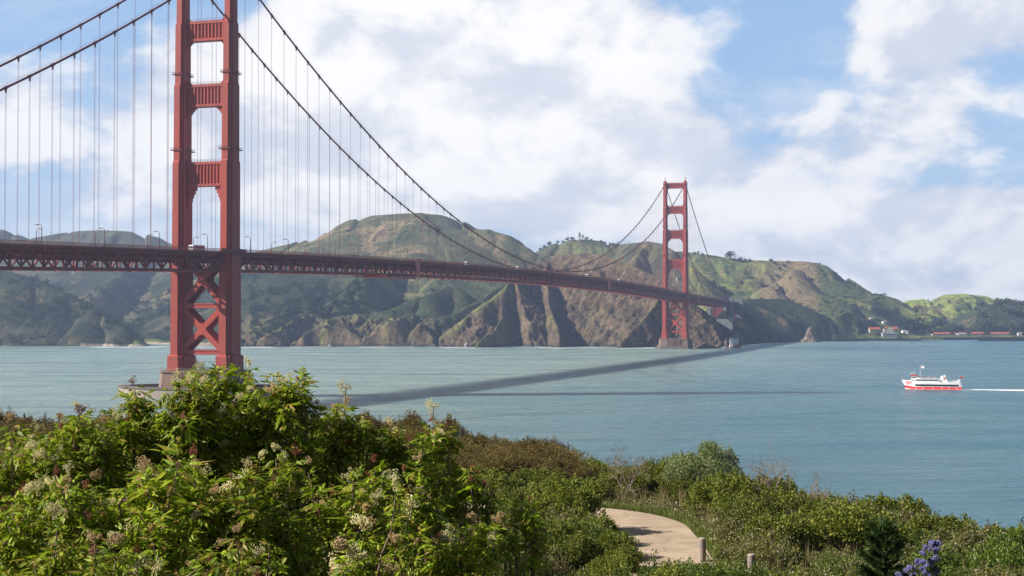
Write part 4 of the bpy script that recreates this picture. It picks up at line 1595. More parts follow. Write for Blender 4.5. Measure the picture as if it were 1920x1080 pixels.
rock('boulder', 875, 2062, 8, 9, 'small white guano-topped rock below the lit slope', 19, mat=principled('pale_rock', (.42, .40, .37), .9, (.25, .2, .18), .3))
rock('boulder', 618, 2082, 9, 5, 'small pale rock on the waterline below the left cliffs', 20, mat=principled('pale_rock_b', (.3, .3, .28), .9, (.2, .17, .15), .3))


# ------------------------------------------------------------------ buildings
M_WALLC = principled('cream_wall', (.62, .56, .44), .8, (.55, .50, .40), .5)
M_WALLG = principled('grey_wall', (.40, .40, .40), .8, (.33, .33, .34), .3)
M_ROOFR = principled('red_roof_tiles', (.42, .10, .07), .8, (.32, .08, .06), .6)
M_ROOFG = principled('grey_roof', (.25, .25, .27), .8)
M_BRICK = principled('brick_base', (.36, .13, .09), .85, (.26, .10, .08), .5)


def house(px, py, D, L, Dp, H, rh, wall, roof, label, rz=0.0, nw=4, gable=False, name='house', floors=1):
    g = W(px, py, D)
    if (D > 2860 and name == 'house') or name == 'hillside_building':
        g2 = pick(px, py, 2400, 3900)
        g = g2 or g
        D = g.y
    elif name != 'signal_station':
        g.z = terr_z1(g.x, D)
    e = empty(name, (g.x, D, g.z), rz)
    tag(e, label, 'house' if name == 'house' else 'building', None)
    mb = MB()
    mb.box((0, 0, H / 2 - 4), (L, Dp, H + 8))
    if not gable:
        for sx in (-1, 1):
            mb.prism([(-Dp / 2, H), (Dp / 2, H), (0, H + rh - .15)], sx * L / 2 - .1, sx * L / 2 + .1, axes=lambda a_, b_, h_: (h_, a_, b_))
    else:
        for sy in (-1, 1):
            mb.prism([(-L / 2, H), (L / 2, H), (0, H + rh - .15)], sy * Dp / 2 - .1, sy * Dp / 2 + .1, axes=lambda a_, b_, h_: (a_, h_, b_))
    wl = mb.build('wall', wall, e)
    mb = MB()
    ov = .6
    if not gable:
        for sy in (-1, 1):
            mb.beam((-L / 2 - ov, sy * (Dp / 4 + ov / 2), H + rh / 2 - .15), (L / 2 + ov, sy * (Dp / 4 + ov / 2), H + rh / 2 - .15),
                    math.hypot(Dp / 2 + ov, rh), .3, up=(0, sy * rh, Dp / 2))
    else:
        for sx in (-1, 1):
            mb.beam((sx * (L / 4 + ov / 2), -Dp / 2 - ov, H + rh / 2 - .15), (sx * (L / 4 + ov / 2), Dp / 2 + ov, H + rh / 2 - .15),
                    math.hypot(L / 2 + ov, rh), .3, up=(sx * rh, 0, L / 2))
    rf = mb.build('roof', roof, e)
    mb = MB()
    mb.box((L * .22, .4, H + rh), (1.0, 1.0, 2.2))
    mb.build('chimney', M_BRICK, rf)
    for f_ in range(floors):
        for i in range(nw):
            x = -L / 2 + L * (i + .5) / nw
            z = 1.9 + 3.0 * f_
            mb = MB()
            mb.box((x, -Dp / 2 - .03, z), (min(1.6, L / nw * .5), .1, 1.5))
            wn = mb.build('window', M_GLASS, e)
            mb = MB()
            mb.box((x, -Dp / 2 - .08, z - .86), (min(1.9, L / nw * .6), .16, .14))
            mb.build('sill', M_WHITE, wn)
    return e


house(1639, 621, 2790, 22, 12, 6, 4, M_WALLC, M_ROOFR, 'cream house with a red roof, leftmost of the pair above the grey hall', .15, 5, floors=2)
house(1665, 619, 2800, 17, 12, 6.5, 5, M_WALLC, M_ROOFR, 'cream gabled house with a red roof, right of the pair above the grey hall', -.1, 4, True, floors=2)
house(1677, 619, 2815, 9, 11, 6, 4.5, M_WALLC, M_ROOFR, 'narrow cream wing with a red roof at the right end of the pair', .1, 2, floors=2)
house(1667, 631, 2765, 27, 12, 7, 1.2, M_WALLG, M_ROOFG, 'long low grey hall on the quay below the cream houses', 0, 6, name='quay_hall', floors=2)
house(1658, 608, 2880, 8, 8, 3.5, 2, M_WHITE, M_ROOFG, 'small white cottage among trees above the cream houses', .2, 2)
house(1616, 601, 2930, 6, 7, 4, 2, M_WHITE, M_ROOFR, 'small white cottage with red roof in the trees, leftmost of the upper three', .1, 2)
house(1624, 602, 2930, 6, 7, 4, 2, M_WHITE, M_ROOFR, 'small white cottage with red roof in the trees, middle of the upper three', -.1, 2)
house(1633, 603, 2930, 6, 7, 4, 2, M_WHITE, M_ROOFG, 'small grey-roofed white cottage in the trees, rightmost of the upper three', .1, 2)
house(1694, 617, 2840, 6, 7, 4, 2, M_WHITE, M_ROOFG, 'small white cottage right of the cream houses', .3, 2)
house(1700, 621, 2830, 5, 7, 3.5, 2, M_WHITE, M_ROOFG, 'tiny white shed at the left edge of the big dark tree', -.3, 1)
house(1773, 605, 2950, 10, 8, 4.5, 3, M_WHITE, M_ROOFG, 'white house half hidden by trees above the long red roofs', .2, 3)
house(1768, 628, 2900, 46, 12, 2.8, 3, M_WHITE, M_ROOFR, 'long white barrack with red roof on the quay, leftmost of the row', 0, 12, name='barrack')
house(1794, 622, 2940, 40, 12, 4.5, 4, M_WHITE, M_ROOFR, 'long barrack behind the row, mostly its broad red roof showing', 0, 8, name='barrack')
house(1806, 628, 2900, 24, 12, 2.8, 2.5, M_WHITE, M_ROOFG, 'white shed with grey roof in the middle of the quay row', 0, 8, name='barrack')
house(1831, 628, 2905, 25, 12, 3.8, 3.2, M_WALLC, M_ROOFR, 'bright cream barrack with red roof right of the grey roofed shed', 0, 7, name='barrack')
house(1871, 628, 2905, 50, 12, 2.9, 3.2, M_WHITE, M_ROOFR, 'long white barrack with red roof at the right of the row', 0, 13, name='barrack')
house(1882, 621, 2945, 34, 12, 6, 3.4, M_WHITE, M_ROOFR, 'red roofed hall rising behind the right end of the row', 0, 7, name='barrack', floors=2)
house(1829, 622, 2945, 6, 6, 6.5, 2, M_WHITE, M_ROOFG, 'small square white tower behind the barracks', 0, 1, name='watch_tower', floors=2)
house(1912, 630, 2900, 8, 8, 3.5, 2, M_WHITE, M_ROOFG, 'little white hut at the right end of the quay', 0, 2, name='quay_hut')
house(1278, 527, 2750, 20, 9, 4, .9, M_WALLG, M_ROOFG, 'pale blocky building on the hillside seen through the distant tower', .1, 6, name='hillside_building', floors=2)
# fog signal station by the pier
house(1378, 645, 2020, 9, 8, 7, 2.4, M_WHITE, M_ROOFG, 'small white fog signal station on a brick base by the water', .2, 2, name='signal_station')
gq = W(1378, 645, 2020)
mb = MB()
mb.box((0, 0, 0), (15, 11, 7))
mb.box((-1, 0, 3.8), (13, 9.5, .8))
o = mb.build('brick_platform', M_BRICK, loc=(gq.x, 2020, .6))
tag(o, 'brick red platform at the waterline under the white signal station', 'platform')
mb = MB()
mb.box((0, 0, 0), (4.5, 5, 11))
mb.box((0, 0, 5.8), (5.2, 5.6, .6))
o = mb.build('water_tank', M_WHITE, loc=(gq.x - 5.5, 2016, 7))
tag(o, 'narrow white tower block on the left of the signal station', 'tower')

# sea walls
M_WALLD = principled('dark_seawall', (.10, .09, .085), .9, (.06, .055, .05), .3, .2, .6)


def wall_between(p0, p1, D0, D1, h, th, name, label):
    a_, b_ = W(p0, 640, D0), W(p1, 640, D1)
    mb = MB()
    mb.beam((a_.x, D0, h / 2 - 1.5), (b_.x, D1, h / 2 - 1.5), th, h + 3)
    mb.beam((a_.x, D0, h + .3), (b_.x, D1, h + .3), th + .8, .6)
    n_ = int(abs(b_.x - a_.x) / 5)
    for i in range(n_):
        u = i / max(1, n_ - 1)
        mb.box((a_.x + (b_.x - a_.x) * u, D0 + (D1 - D0) * u - th / 2 - .15, h / 2 - 1), (.6, .5, h + 2))
    o = mb.build(name, M_WALLD)
    tag(o, label, 'sea wall')


wall_between(1440, 1625, 2560, 2640, 2.6, 3, 'sea_wall', 'long low sea wall below the dark ridge behind the rock needle')
wall_between(1600, 1724, 2690, 2690, 3.4, 5, 'sea_wall', 'dark quay wall in front of the grey hall')
wall_between(1724, 1930, 2790, 2865, 4.0, 4, 'sea_wall', 'dark quay wall in front of the red roofed row')
wall_between(1834, 2040, 2650, 2650, 2.4, 4, 'breakwater', 'low dark breakwater at the right edge of the picture')


# ------------------------------------------------------------------ leafy geometry helpers
def rand_dirs(n, rng):
    v = rng.normal(size=(n, 3))
    return v / np.linalg.norm(v, axis=1, keepdims=True)


def frames(dirs, rng, up_bias=0.0):
    """orthonormal frames: x along dirs, z = leaf normal (random, biased up)"""
    n = len(dirs)
    r_ = rng.normal(size=(n, 3)) * .6 + np.array([0, 0, up_bias])
    z = r_ - (r_ * dirs).sum(1, keepdims=True) * dirs
    z /= np.linalg.norm(z, axis=1, keepdims=True) + 1e-9
    y = np.cross(z, dirs)
    return dirs, y, z


def leaves(P, dirs, L, Wd, rng, up_bias=.6, fold=.25):
    """simple folded leaves: two triangles each"""
    n = len(P)
    x, y, z = frames(dirs, rng, up_bias)
    L = np.broadcast_to(np.asarray(L), (n,))[:, None]
    Wd = np.broadcast_to(np.asarray(Wd), (n,))[:, None]
    b_ = P
    tip = P + x * L
    l_ = P + x * L * .5 + y * Wd * .5 - z * Wd * fold
    r_ = P + x * L * .5 - y * Wd * .5 - z * Wd * fold
    V = np.stack([b_, l_, tip, r_], 1).reshape(-1, 3)
    i = np.arange(n)[:, None] * 4
    F = np.concatenate([i + [0, 3, 2], i + [0, 2, 1]], 0)
    return V, F


def tubes_np(paths, n=5):
    """paths: list of (pts list, radii list)"""
    mb = MB()
    for pts, rad in paths:
        mb.tube(pts, rad, n, caps=False)
    return mb


# ------------------------------------------------------------------ far trees
M_TREE_D = leafmat('dark_tree_leaves', [(.018, .032, .014), (.030, .048, .020), (.045, .062, .026)], .15, .8, .1)
M_TREE_M = leafmat('mid_tree_leaves', [(.032, .050, .020), (.050, .072, .028), (.075, .095, .038)], .15, .8, .1)
M_TREE_G = leafmat('grey_tree_leaves', [(.055, .070, .042), (.080, .095, .055), (.11, .115, .07)], .15, .8, .1)
M_TRUNK = principled('bark', (.10, .075, .055), .9, (.06, .045, .035), 2)


def crown_arrays(rng, n, w_, h_, z0, lobes=9, conifer=False, size=1.3):
    C, Rr = [], []
    for i in range(lobes):
        if conifer:
            u = (i + .5) / lobes
            C.append((rng.normal() * .1 * w_, rng.normal() * .1 * w_, z0 + h_ * u))
            Rr.append(w_ * .5 * (1 - u) + .5)
        else:
            a_ = rng.uniform(0, 6.28)
            r_ = w_ * .33 * math.sqrt(rng.random())
            C.append((math.cos(a_) * r_, math.sin(a_) * r_, z0 + h_ * rng.uniform(.14, .72)))
            Rr.append(w_ * rng.uniform(.17, .30))
    C, Rr = np.array(C), np.array(Rr)
    k = rng.integers(0, lobes, n)
    d_ = rand_dirs(n, rng)
    d_[:, 2] *= .8
    P = C[k] + d_ * (Rr[k] * rng.uniform(.65, 1.08, n) ** 1)[:, None]
    return leaves(P, rand_dirs(n, rng) * .5 + d_ * .6, size * rng.uniform(.7, 1.3, n), size * .8, rng, .5, .15)


def tree_proto(name, w_, h_, seed, mat, n=420, conifer=False, trunk_h=None, size=1.3):
    rng = np.random.default_rng(seed)
    e = empty(name)
    th = trunk_h if trunk_h is not None else h_ * .25
    V, F = crown_arrays(rng, n, w_, h_ - th, th, conifer=conifer, size=size)
    cr = link('crown', np_mesh('crown', V, F, mat), e)
    paths = [([(0, 0, -2), (.1, 0, th), (.2, .1, h_ * .75)], [w_ * .04 + .12, w_ * .03 + .08, .08])]
    for i in range(5):
        a_ = rng.uniform(0, 6.28)
        paths.append(([(0.1, 0, th * rng.uniform(.7, 1.1)), (math.cos(a_) * w_ * .2, math.sin(a_) * w_ * .2, th + (h_ - th) * .35),
                       (math.cos(a_) * w_ * .33, math.sin(a_) * w_ * .33, th + (h_ - th) * .6)], [.2, .12, .05]))
    tk = tubes_np(paths).build('trunk', M_TRUNK, e)
    return [e, [(cr, []), (tk, [])], False]


PROT = {
    'round': tree_proto('tree', 14, 12, 21, M_TREE_D, 700, trunk_h=1.2, size=1.6),
    'oak': tree_proto('tree', 12, 9, 22, M_TREE_D, 600, trunk_h=.8, size=1.5),
    'grey': tree_proto('tree', 12, 13, 23, M_TREE_G, 600, trunk_h=1.5, size=1.5),
    'conifer': tree_proto('conifer', 7, 16, 24, M_TREE_D, 380, True),
    'bush': tree_proto('bush', 9, 5.5, 25, M_TREE_D, 360, trunk_h=.3),
}


def put_tree(kind, px, py, D, scale, label, group, ground=True):
    pr_ = PROT[kind]
    if D is None:
        g = pick(px, py)
        if g is None:
            return
    else:
        x = W(px, py, D).x
        g = Vector((x, D, terr_z1(x, D)))
    rz = random.uniform(0, 6.28)
    sc_ = (scale, scale, scale * random.uniform(.9, 1.12))
    g.z -= .4
    if not pr_[2]:
        pr_[2] = True
        o = pr_[0]
        o.location, o.rotation_euler, o.scale = g, (0, 0, rz), sc_
        o['label'] = label
        o['group'] = group
    else:
        o = copy_tree(pr_[0], pr_[1], g, rz, sc_, label, group)
    o['category'] = {'conifer': 'conifer', 'bush': 'bush'}.get(kind, 'tree')


# skyline trees on the ridge left of the distant tower
for (k, px, py, sc_) in [('oak', 1013, 467, .7), ('oak', 1021, 463, .8), ('round', 1030, 460, .8), ('round', 1046, 454, .6), ('oak', 1056, 452, .7), ('round', 1064, 450, .75),
                         ('round', 1073, 448, .8), ('conifer', 1087, 446, .95), ('conifer', 1093, 447, .8), ('round', 1100, 448, .7), ('oak', 1108, 449, .6),
                         ('round', 1127, 452, .6), ('oak', 1134, 452, .6), ('conifer', 1143, 454, .55), ('round', 1150, 455, .5), ('conifer', 1158, 456, .55)]:
    put_tree(k, px, py, 3335, sc_ * 1.05, 'dark %s on the skyline left of the distant tower' % ('conifer' if k == 'conifer' else 'rounded tree'),
             'skyline trees left of the distant tower')
for (k, px, py, sc_) in [('oak', 1302, 474, .7), ('oak', 1309, 474, .6), ('oak', 1317, 474, .75)]:
    put_tree(k, px, py, 3340, sc_, 'small dark tree on the skyline just right of the distant tower', 'skyline trees just right of the distant tower')
put_tree('round', 1369, 483, 3330, 1.9, 'largest dark round tree on the grassy ridge right of the distant tower', 'ridge trees between tower and brown spur')
for (px, sc_) in [(1388, .9), (1397, .8), (1406, .8)]:
    put_tree('oak', px, 486, 3335, sc_, 'low dark tree just right of the largest ridge tree', 'ridge trees between tower and brown spur')
for (px, py, D, sc_) in [(1446, 486, 3335, .9), (1453, 490, 3320, .8), (1462, 495, 3290, .9), (1470, 492, 3310, .8), (1478, 489, 3330, .7), (1458, 500, 3250, .9)]:
    put_tree('oak', px, py, D, sc_, 'dark tree in the clump at the top of the brown spur', 'clump at the top of the brown spur')
for i in range(12):
    px = 1530 + i * 6.5
    put_tree('bush', px, 500, 3345 + (i % 3) * 6, .65, 'low dark bush along the descending skyline right of the brown spur', 'bushes along the descending skyline')
for (px, py, sc_) in [(1410, 523, .9), (1390, 537, 1.0), (1384, 541, .9), (1482, 522, .6), (1440, 538, .6), (1475, 545, .5), (1460, 555, .7), (1455, 548, .7), (1500, 550, .5)]:
    put_tree('bush', px, py, None, sc_ * 1.2, 'dark bush on the sunlit slope below the grassy ridge', 'bushes on the sunlit slope right of the distant tower')
put_tree('round', 810, 548, None, .72, 'lone dark round tree on the tan slope below the deck', 'lone tree')
put_tree('oak', 828, 525, None, .7, 'dark tree just under the deck above the lone round tree', 'lone tree')
for (px, py, sc_) in [(690, 560, .9), (700, 556, .8), (655, 560, .8), (628, 575, .7), (612, 625, .6), (575, 600, .6), (585, 592, .6), (560, 606, .5), (507, 632, .55),
                      (668, 540, .9), (645, 590, .5)]:
    put_tree('round', px, py, None, sc_, 'dark round tree among the bare patches above the left cliffs', 'trees above the left cliffs')
# trees round the fort houses
for (k, px, D, sc_) in [('round', 1626, 2830, 1.0), ('round', 1634, 2850, 1.1), ('grey', 1612, 2850, 1.0), ('round', 1604, 2860, .9), ('round', 1692, 2900, 1.1),
                        ('grey', 1684, 2905, 1.1), ('grey', 1672, 2910, 1.0), ('round', 1660, 2920, 1.0), ('grey', 1648, 2930, 1.1), ('round', 1640, 2930, .9)]:
    put_tree(k, px, 620, D, sc_ * 1.7, 'leafy tree around the cream houses of the far shore', 'trees around the cream houses')
for (px, sc_) in [(1707, 1.3), (1718, 1.7), (1729, 1.35)]:
    put_tree('round', px, 620, 2850, sc_ * 1.7, 'big dark tree between the cream houses and the red roofed row', 'big dark trees between houses and barracks')
for i, (px, sc_) in enumerate([(1745, .8), (1752, .9), (1759, 1.0), (1767, .8), (1779, .9), (1788, 1.0), (1797, 1.1), (1804, .9), (1817, .8), (1823, .7), (1838, 1.2),
                               (1847, 1.3), (1857, 1.2), (1866, 1.2), (1876, 1.3), (1887, 1.2), (1898, 1.3), (1908, 1.2), (1918, 1.3)]):
    put_tree('grey' if i % 3 else 'round', px, 620, 2925 + (i % 4) * 14, sc_ * 1.9, 'tree standing in the row behind the red roofed barracks', 'trees behind the red roofed barracks')
for (px, D, sc_) in [(1652, 2770, .5), (1683, 2775, .6), (1690, 2780, .5), (1628, 2775, .6), (1620, 2770, .5), (1742, 2780, .5), (1788, 2782, .35), (1816, 2782, .4), (1851, 2782, .35), (1898, 2782, .45), (1910, 2782, .5)]:
    put_tree('bush', px, 620, D, sc_, 'small dark bush in front of the buildings on the far quay', 'bushes on the far quay')
for (px, py, sc_) in [(1668, 596, 1.0), (1680, 592, 1.1), (1652, 588, 1.2), (1640, 583, 1.2), (1716, 590, .9), (1700, 578, .7), (1795, 588, .8), (1828, 585, .6), (1760, 575, .5), (1779, 570, .5)]:
    put_tree('grey', px, py, None, sc_ * 1.6, 'tree on the green slope behind the fort', 'trees on the green slope behind the fort')


for (px, D, sc_) in [(1785, 2880, .75), (1817, 2885, .8), (1852, 2890, .9), (1896, 2890, .8), (1848, 2895, .7), (1745, 2870, .9), (1609, 2790, .9)]:
    put_tree('round', px, 620, D, sc_, 'small dark tree standing in front of the long red roofed row', 'trees in front of the red roofed row')


# woods that read as one mass
def woods(name, n, boxes, mats, label, seed, s0=.6, s1=1.1):
    rng = np.random.default_rng(seed)
    protoV, protoF = [], []
    for k in range(5):
        v, f = crown_arrays(np.random.default_rng(seed * 10 + k), 110, 12, 9, .5, lobes=7, size=2.6)
        protoV.append(v)
        protoF.append(f)
    VV, FF, off = [], [], 0
    cnt = 0
    Xc, Yc = [], []
    for (p0, p1, D0, D1, wt) in boxes:
        m_ = int(n * wt)
        px = rng.uniform(p0, p1, m_)
        D = rng.uniform(D0, D1, m_)
        Xc.append((px - 960) / FPX * D)
        Yc.append(D)
    X, Y = np.concatenate(Xc), np.concatenate(Yc)
    z, fam, dd, dS, lim = terrain_z(X, Y)
    keep = (z > 3.5) & (dS > 12) & (fb(X / 60 + seed, Y / 60, 3) > .40)
    X, Y, z = X[keep], Y[keep], z[keep]
    for i in range(len(X)):
        k = rng.integers(0, 5)
        sc_ = rng.uniform(s0, s1)
        th = rng.uniform(0, 6.28)
        c_, s_ = math.cos(th), math.sin(th)
        v = protoV[k] * sc_
        v = np.stack([v[:, 0] * c_ - v[:, 1] * s_, v[:, 0] * s_ + v[:, 1] * c_, v[:, 2]], 1) + np.array([X[i], Y[i], z[i] - 1.2])
        VV.append(v)
        FF.append(protoF[k] + off)
        off += len(v)
    o = link(name, np_mesh(name, np.concatenate(VV), np.concatenate(FF), mats))
    tag(o, label, 'woods', kind='stuff')


woods('woods', 1500, [(-350, 330, 2080, 2650, .62), (120, 480, 2200, 3000, .38)], M_TREE_D, 'dark woodland on the left hills below the deck', 31)
woods('woods', 620, [(470, 700, 2130, 2560, 1.0)], M_TREE_D, 'dark woods on the slope right of the tall near tower', 32, .55, 1.0)
woods('woods', 520, [(1835, 2000, 2980, 3180, 1.0)], M_TREE_G, 'wooded hill at the right edge behind the barracks', 33, 1.2, 2.0)
woods('scrub', 380, [(1535, 1660, 2850, 3300, .6), (1370, 1600, 2600, 2850, .4)], M_TREE_D, 'dark scrub on the slopes left of the far houses', 34, .35, .7)

# ------------------------------------------------------------------ foreground brush
G_OL = leafmat('olive_leaves', [(.045, .070, .008), (.10, .135, .012), (.19, .22, .022), (.36, .34, .07)], .3, .6, .3)
G_BR = leafmat('brown_leaves', [(.10, .070, .018), (.16, .115, .03), (.22, .15, .05), (.15, .15, .022)], .25, .6, .3)
G_GY = leafmat('willow_leaves', [(.12, .16, .06), (.22, .27, .10), (.34, .38, .18)], .3, .5, .35)
G_GN = leafmat('green_leaves', [(.04, .08, .008), (.10, .16, .014), (.19, .25, .032)], .3, .45, .4)
G_PN = leafmat('pine_needles', [(.018, .045, .008), (.04, .08, .012), (.075, .12, .02)], .15, .6, .3)
G_GC = leafmat('groundcover_leaves', [(.05, .075, .010), (.09, .12, .012), (.15, .18, .018), (.21, .19, .04), (.30, .25, .11), (.07, .07, .02), (.60, .54, .40)], .3, .6, .25)
M_TWIG = principled('twig_bark', (.16, .115, .08), .9, (.09, .065, .045), 6)
M_TWIGP = principled('bare_twig_bark', (.30, .23, .18), .9, (.20, .15, .12), 6)


def shrub_proto(name, cat, w_, h_, seed, mat, n, size, lobes=22, spiky=0):
    rng = np.random.default_rng(seed)
    e = empty(name)
    C, Rr = [], []
    for i in range(lobes):
        a_ = rng.uniform(0, 6.28)
        r_ = w_ * .42 * math.sqrt(rng.random())
        top = h_ * (1 - (r_ / (w_ * .55)) ** 2 * .7)
        C.append((math.cos(a_) * r_, math.sin(a_) * r_, top * rng.uniform(.45, .86)))
        Rr.append(w_ * rng.uniform(.09, .17))
    C, Rr = np.array(C), np.array(Rr)
    k = rng.integers(0, lobes, n)
    d_ = rand_dirs(n, rng)
    d_[:, 2] = d_[:, 2] * .9 + .15
    P = C[k] + d_ * (Rr[k] * rng.random(n) ** .35 * 1.1)[:, None]
    # upright shoots poking out of the dome
    ns = 26 + spiky
    extra, ed = [], []
    paths = []
    for i in range(ns):
        j = rng.integers(0, lobes)
        top = C[j] + np.array([rng.normal() * .06, rng.normal() * .06, Rr[j] * rng.uniform(1.0, 1.9)])
        paths.append(([tuple(C[j] * .55), tuple(C[j]), tuple(top)], [.012, .007, .003]))
        m_ = 34
        u = rng.random(m_)[:, None]
        extra.append(C[j] * (1 - u) + top * u + rng.normal(size=(m_, 3)) * .03)
        ed.append(rand_dirs(m_, rng) + np.array([0, 0, .7]))
    for i in range(14):
        j = rng.integers(0, lobes)
        paths.append(([(0, 0, -.2), tuple(C[j] * .5 + rng.normal(size=3) * .05), tuple(C[j])], [.022, .014, .007]))
    P = np.concatenate([P] + extra)
    dr = np.concatenate([d_ * .7 + rand_dirs(n, rng) * .6 + np.array([0, 0, .25])] + ed)
    dr /= np.linalg.norm(dr, axis=1, keepdims=True)
    V, F = leaves(P, dr, size * rng.uniform(.6, 1.35, len(P)), size * .55, rng, .8, .2)
    fo = link('foliage', np_mesh('foliage', V, F, mat), e)
    st = tubes_np(paths, 4).build('stems', M_TWIG, e)
    e['category'] = cat
    return [e, [(fo, []), (st, [])], False]


SP = {
    'olive': shrub_proto('brush_shrub', 'shrub', 2.6, 1.7, 41, G_OL, 5600, .110),
    'olive2': shrub_proto('brush_shrub', 'shrub', 2.4, 1.4, 42, G_OL, 5600, .105, 26, 14),
    'brown': shrub_proto('brown_shrub', 'shrub', 2.6, 1.6, 43, G_BR, 7500, .075, 26, 6),
    'low': shrub_proto('low_shrub', 'shrub', 1.9, .75, 44, G_GC, 4800, .070, 24, 6),
    'low2': shrub_proto('low_shrub', 'shrub', 1.8, .6, 45, G_GN, 4200, .070, 20, 4),
    'tall': shrub_proto('tall_brush', 'shrub', 2.6, 2.3, 47, G_BR, 11000, .045, 34, -20),
    'willow': shrub_proto('willow_bush', 'bush', 3.2, 2.9, 46, G_GY, 13000, .085, 34, 30),
}


def put_shrub(kind, x, y, sc_, label, group, sz=None, dz=0):
    pr_ = SP[kind]
    loc = (x, y, float(ground_z(x, y)) - .05 + dz)
    rz = random.uniform(0, 6.28)
    s3 = (sc_, sc_, sc_ * (sz or random.uniform(.85, 1.15)))
    if not pr_[2]:
        pr_[2] = True
        o = pr_[0]
        o.location, o.rotation_euler, o.scale = loc, (0, 0, rz), s3
        o['label'] = label
        o['group'] = group
    else:
        o = copy_tree(pr_[0], pr_[1], loc, rz, s3, label, group)
    return o


rs = np.random.default_rng(77)
placed = []


def try_place(x, y, mind):
    for (a_, b_) in placed[-400:]:
        if (a_ - x) ** 2 + (b_ - y) ** 2 < mind * mind:
            return False
    placed.append((x, y))
    return True


cnt = {'n': 0}
for _ in range(6000):
    if cnt['n'] >= 175:
        break
    y = rs.uniform(45, 90)
    x = rs.uniform(-.37 * y, .36 * y)
    e_ = float(np.interp(x, EDX, EDY))
    if y > e_ + 1.5 or x > 22:
        continue
    pd = float(path_dist(x, y))
    if pd < 2.9:
        continue
    py_ = 598.7 + (CAMZ - 32) * FPX / y
    px_ = 960 + x / y * FPX
    if y < 54 and x < 5:          # low ground between camera and path
        continue
    if not try_place(x, y, 1.6):
        continue
    cnt['n'] += 1
    far = e_ - y < 12 and x < 3
    if far:
        put_shrub('brown', x, y, rs.uniform(1.1, 1.4), sz=(.85 if x < -3 else .62) * rs.uniform(.85, 1.1), label='brownish brush shrub along the crest of the bluff beside the water', group='brown shrubs along the bluff crest')
    elif x > 6:
        put_shrub('olive' if rs.random() < .5 else 'olive2', x, y, rs.uniform(.8, 1.15), sz=(rs.uniform(.85, 1.1) if x < 11 else rs.uniform(.6, .85)), label='olive brush shrub on the bluff edge right of the path', group='olive shrubs on the bluff edge right of the path')
    else:
        put_shrub('olive' if rs.random() < .6 else 'olive2', x, y, rs.uniform(1.0, 1.35), sz=(.85 if x < -3 else .55) * rs.uniform(.8, 1.1), label='olive green brush shrub on the far side of the path', group='olive shrubs beyond the path')
n2 = 0
for _ in range(6000):
    if n2 >= 150:
        break
    y = rs.uniform(22, 52)
    x = rs.uniform(-.10 * y, .37 * y)
    if float(path_dist(x, y)) < 2.3:
        continue
    if y > float(np.interp(x, EDX, EDY)):
        continue
    if abs(960 + x / y * FPX - 1407) < 80 and 35 < y < 42.5 or abs(960 + x / y * FPX - 1315) < 75 and 41.5 < y < 46:
        continue
    if not try_place(x, y, 1.15):
        continue
    n2 += 1
    if x > 5.5:
        put_shrub('low' if rs.random() < .65 else 'low2', x, y, rs.uniform(.8, 1.3), 'low mixed scrub covering the ground right of the posts', 'low scrub right of the path')
    elif rs.random() < .35:
        put_shrub('olive', x, y, rs.uniform(.55, .75), 'rounded olive shrub on the near left side of the path', 'shrubs left of the path')
    else:
        put_shrub('low2' if rs.random() < .5 else 'low', x, y, rs.uniform(.8, 1.25), 'low green scrub on the near left side of the path', 'low scrub left of the path')
# shrubs with a place of their own
q = WZ(1075, 985, 32.3)
put_shrub('olive', 1.9, 50.5, 1.0, 'large olive shrub inside the bend of the path', 'shrub in the path bend')
put_shrub('olive2', 2.6, 47.5, .8, 'olive shrub leaning over the left edge of the path', 'shrub at path edge', dz=0)
for (x_, y_, s_) in [(3.1, 45.0, .62), (3.3, 43.0, .55), (2.9, 41.2, .6), (1.7, 43.5, .8), (1.9, 46.5, .8)]:
    put_shrub('olive2', x_, y_, s_, 'small olive shrub crowding the left edge of the path below the bend', 'shrubs crowding the left path edge')
put_shrub('olive2', .4, 52.0, .9, 'olive shrub left of the large one in the path bend', 'shrub in the path bend left')
put_shrub('willow', (1318 - 960) / FPX * 60.5, 60.5, 1.15, 'tall grey green bush standing above the brush at the water side', 'willow', sz=.78)
put_shrub('olive', 7.9, 51.8, .8, 'olive shrub at the right edge of the path bend', 'shrub right of path bend')
for (x_, y_, s_) in [(3.9, 39.2, 1.1), (5.2, 39.6, 1.1), (4.6, 38.0, 1.2), (6.1, 38.6, 1.1), (2.8, 37.6, 1.1), (5.6, 41.0, .8)]:
    put_shrub('low2', x_, y_, s_, 'low green scrub hiding the near end of the path below the posts', 'scrub in front of the posts')
put_shrub('low', 7.6, 47.6, 1.2, 'low shrub hugging the right edge of the path behind the first post', 'shrub right of path')

# ground cover
rng = np.random.default_rng(99)
N = 170000
gyy = rng.uniform(14, 62, N)
gxx = rng.uniform(-.40, .38, N) * gyy
pd = path_dist(gxx, gyy)
ok = (pd > 1.42 + rng.random(N) * .35) & (gyy < np.interp(gxx, EDX, EDY) + 1)
gxx, gyy = gxx[ok], gyy[ok]
gz = ground_z(gxx, gyy) + rng.random(len(gxx)) ** 2 * .22
P = np.stack([gxx, gyy, gz], 1)
dr = rand_dirs(len(P), rng) * .8 + np.array([0, 0, .7])
dr /= np.linalg.norm(dr, axis=1, keepdims=True)
V, F = leaves(P, dr, rng.uniform(.05, .14, len(P)), rng.uniform(.03, .06, len(P)), rng, .6, .2)
o = link('ground_cover', np_mesh('ground_cover', V, F, G_GC))
tag(o, 'leafy ground cover between the shrubs', 'ground cover', kind='stuff')
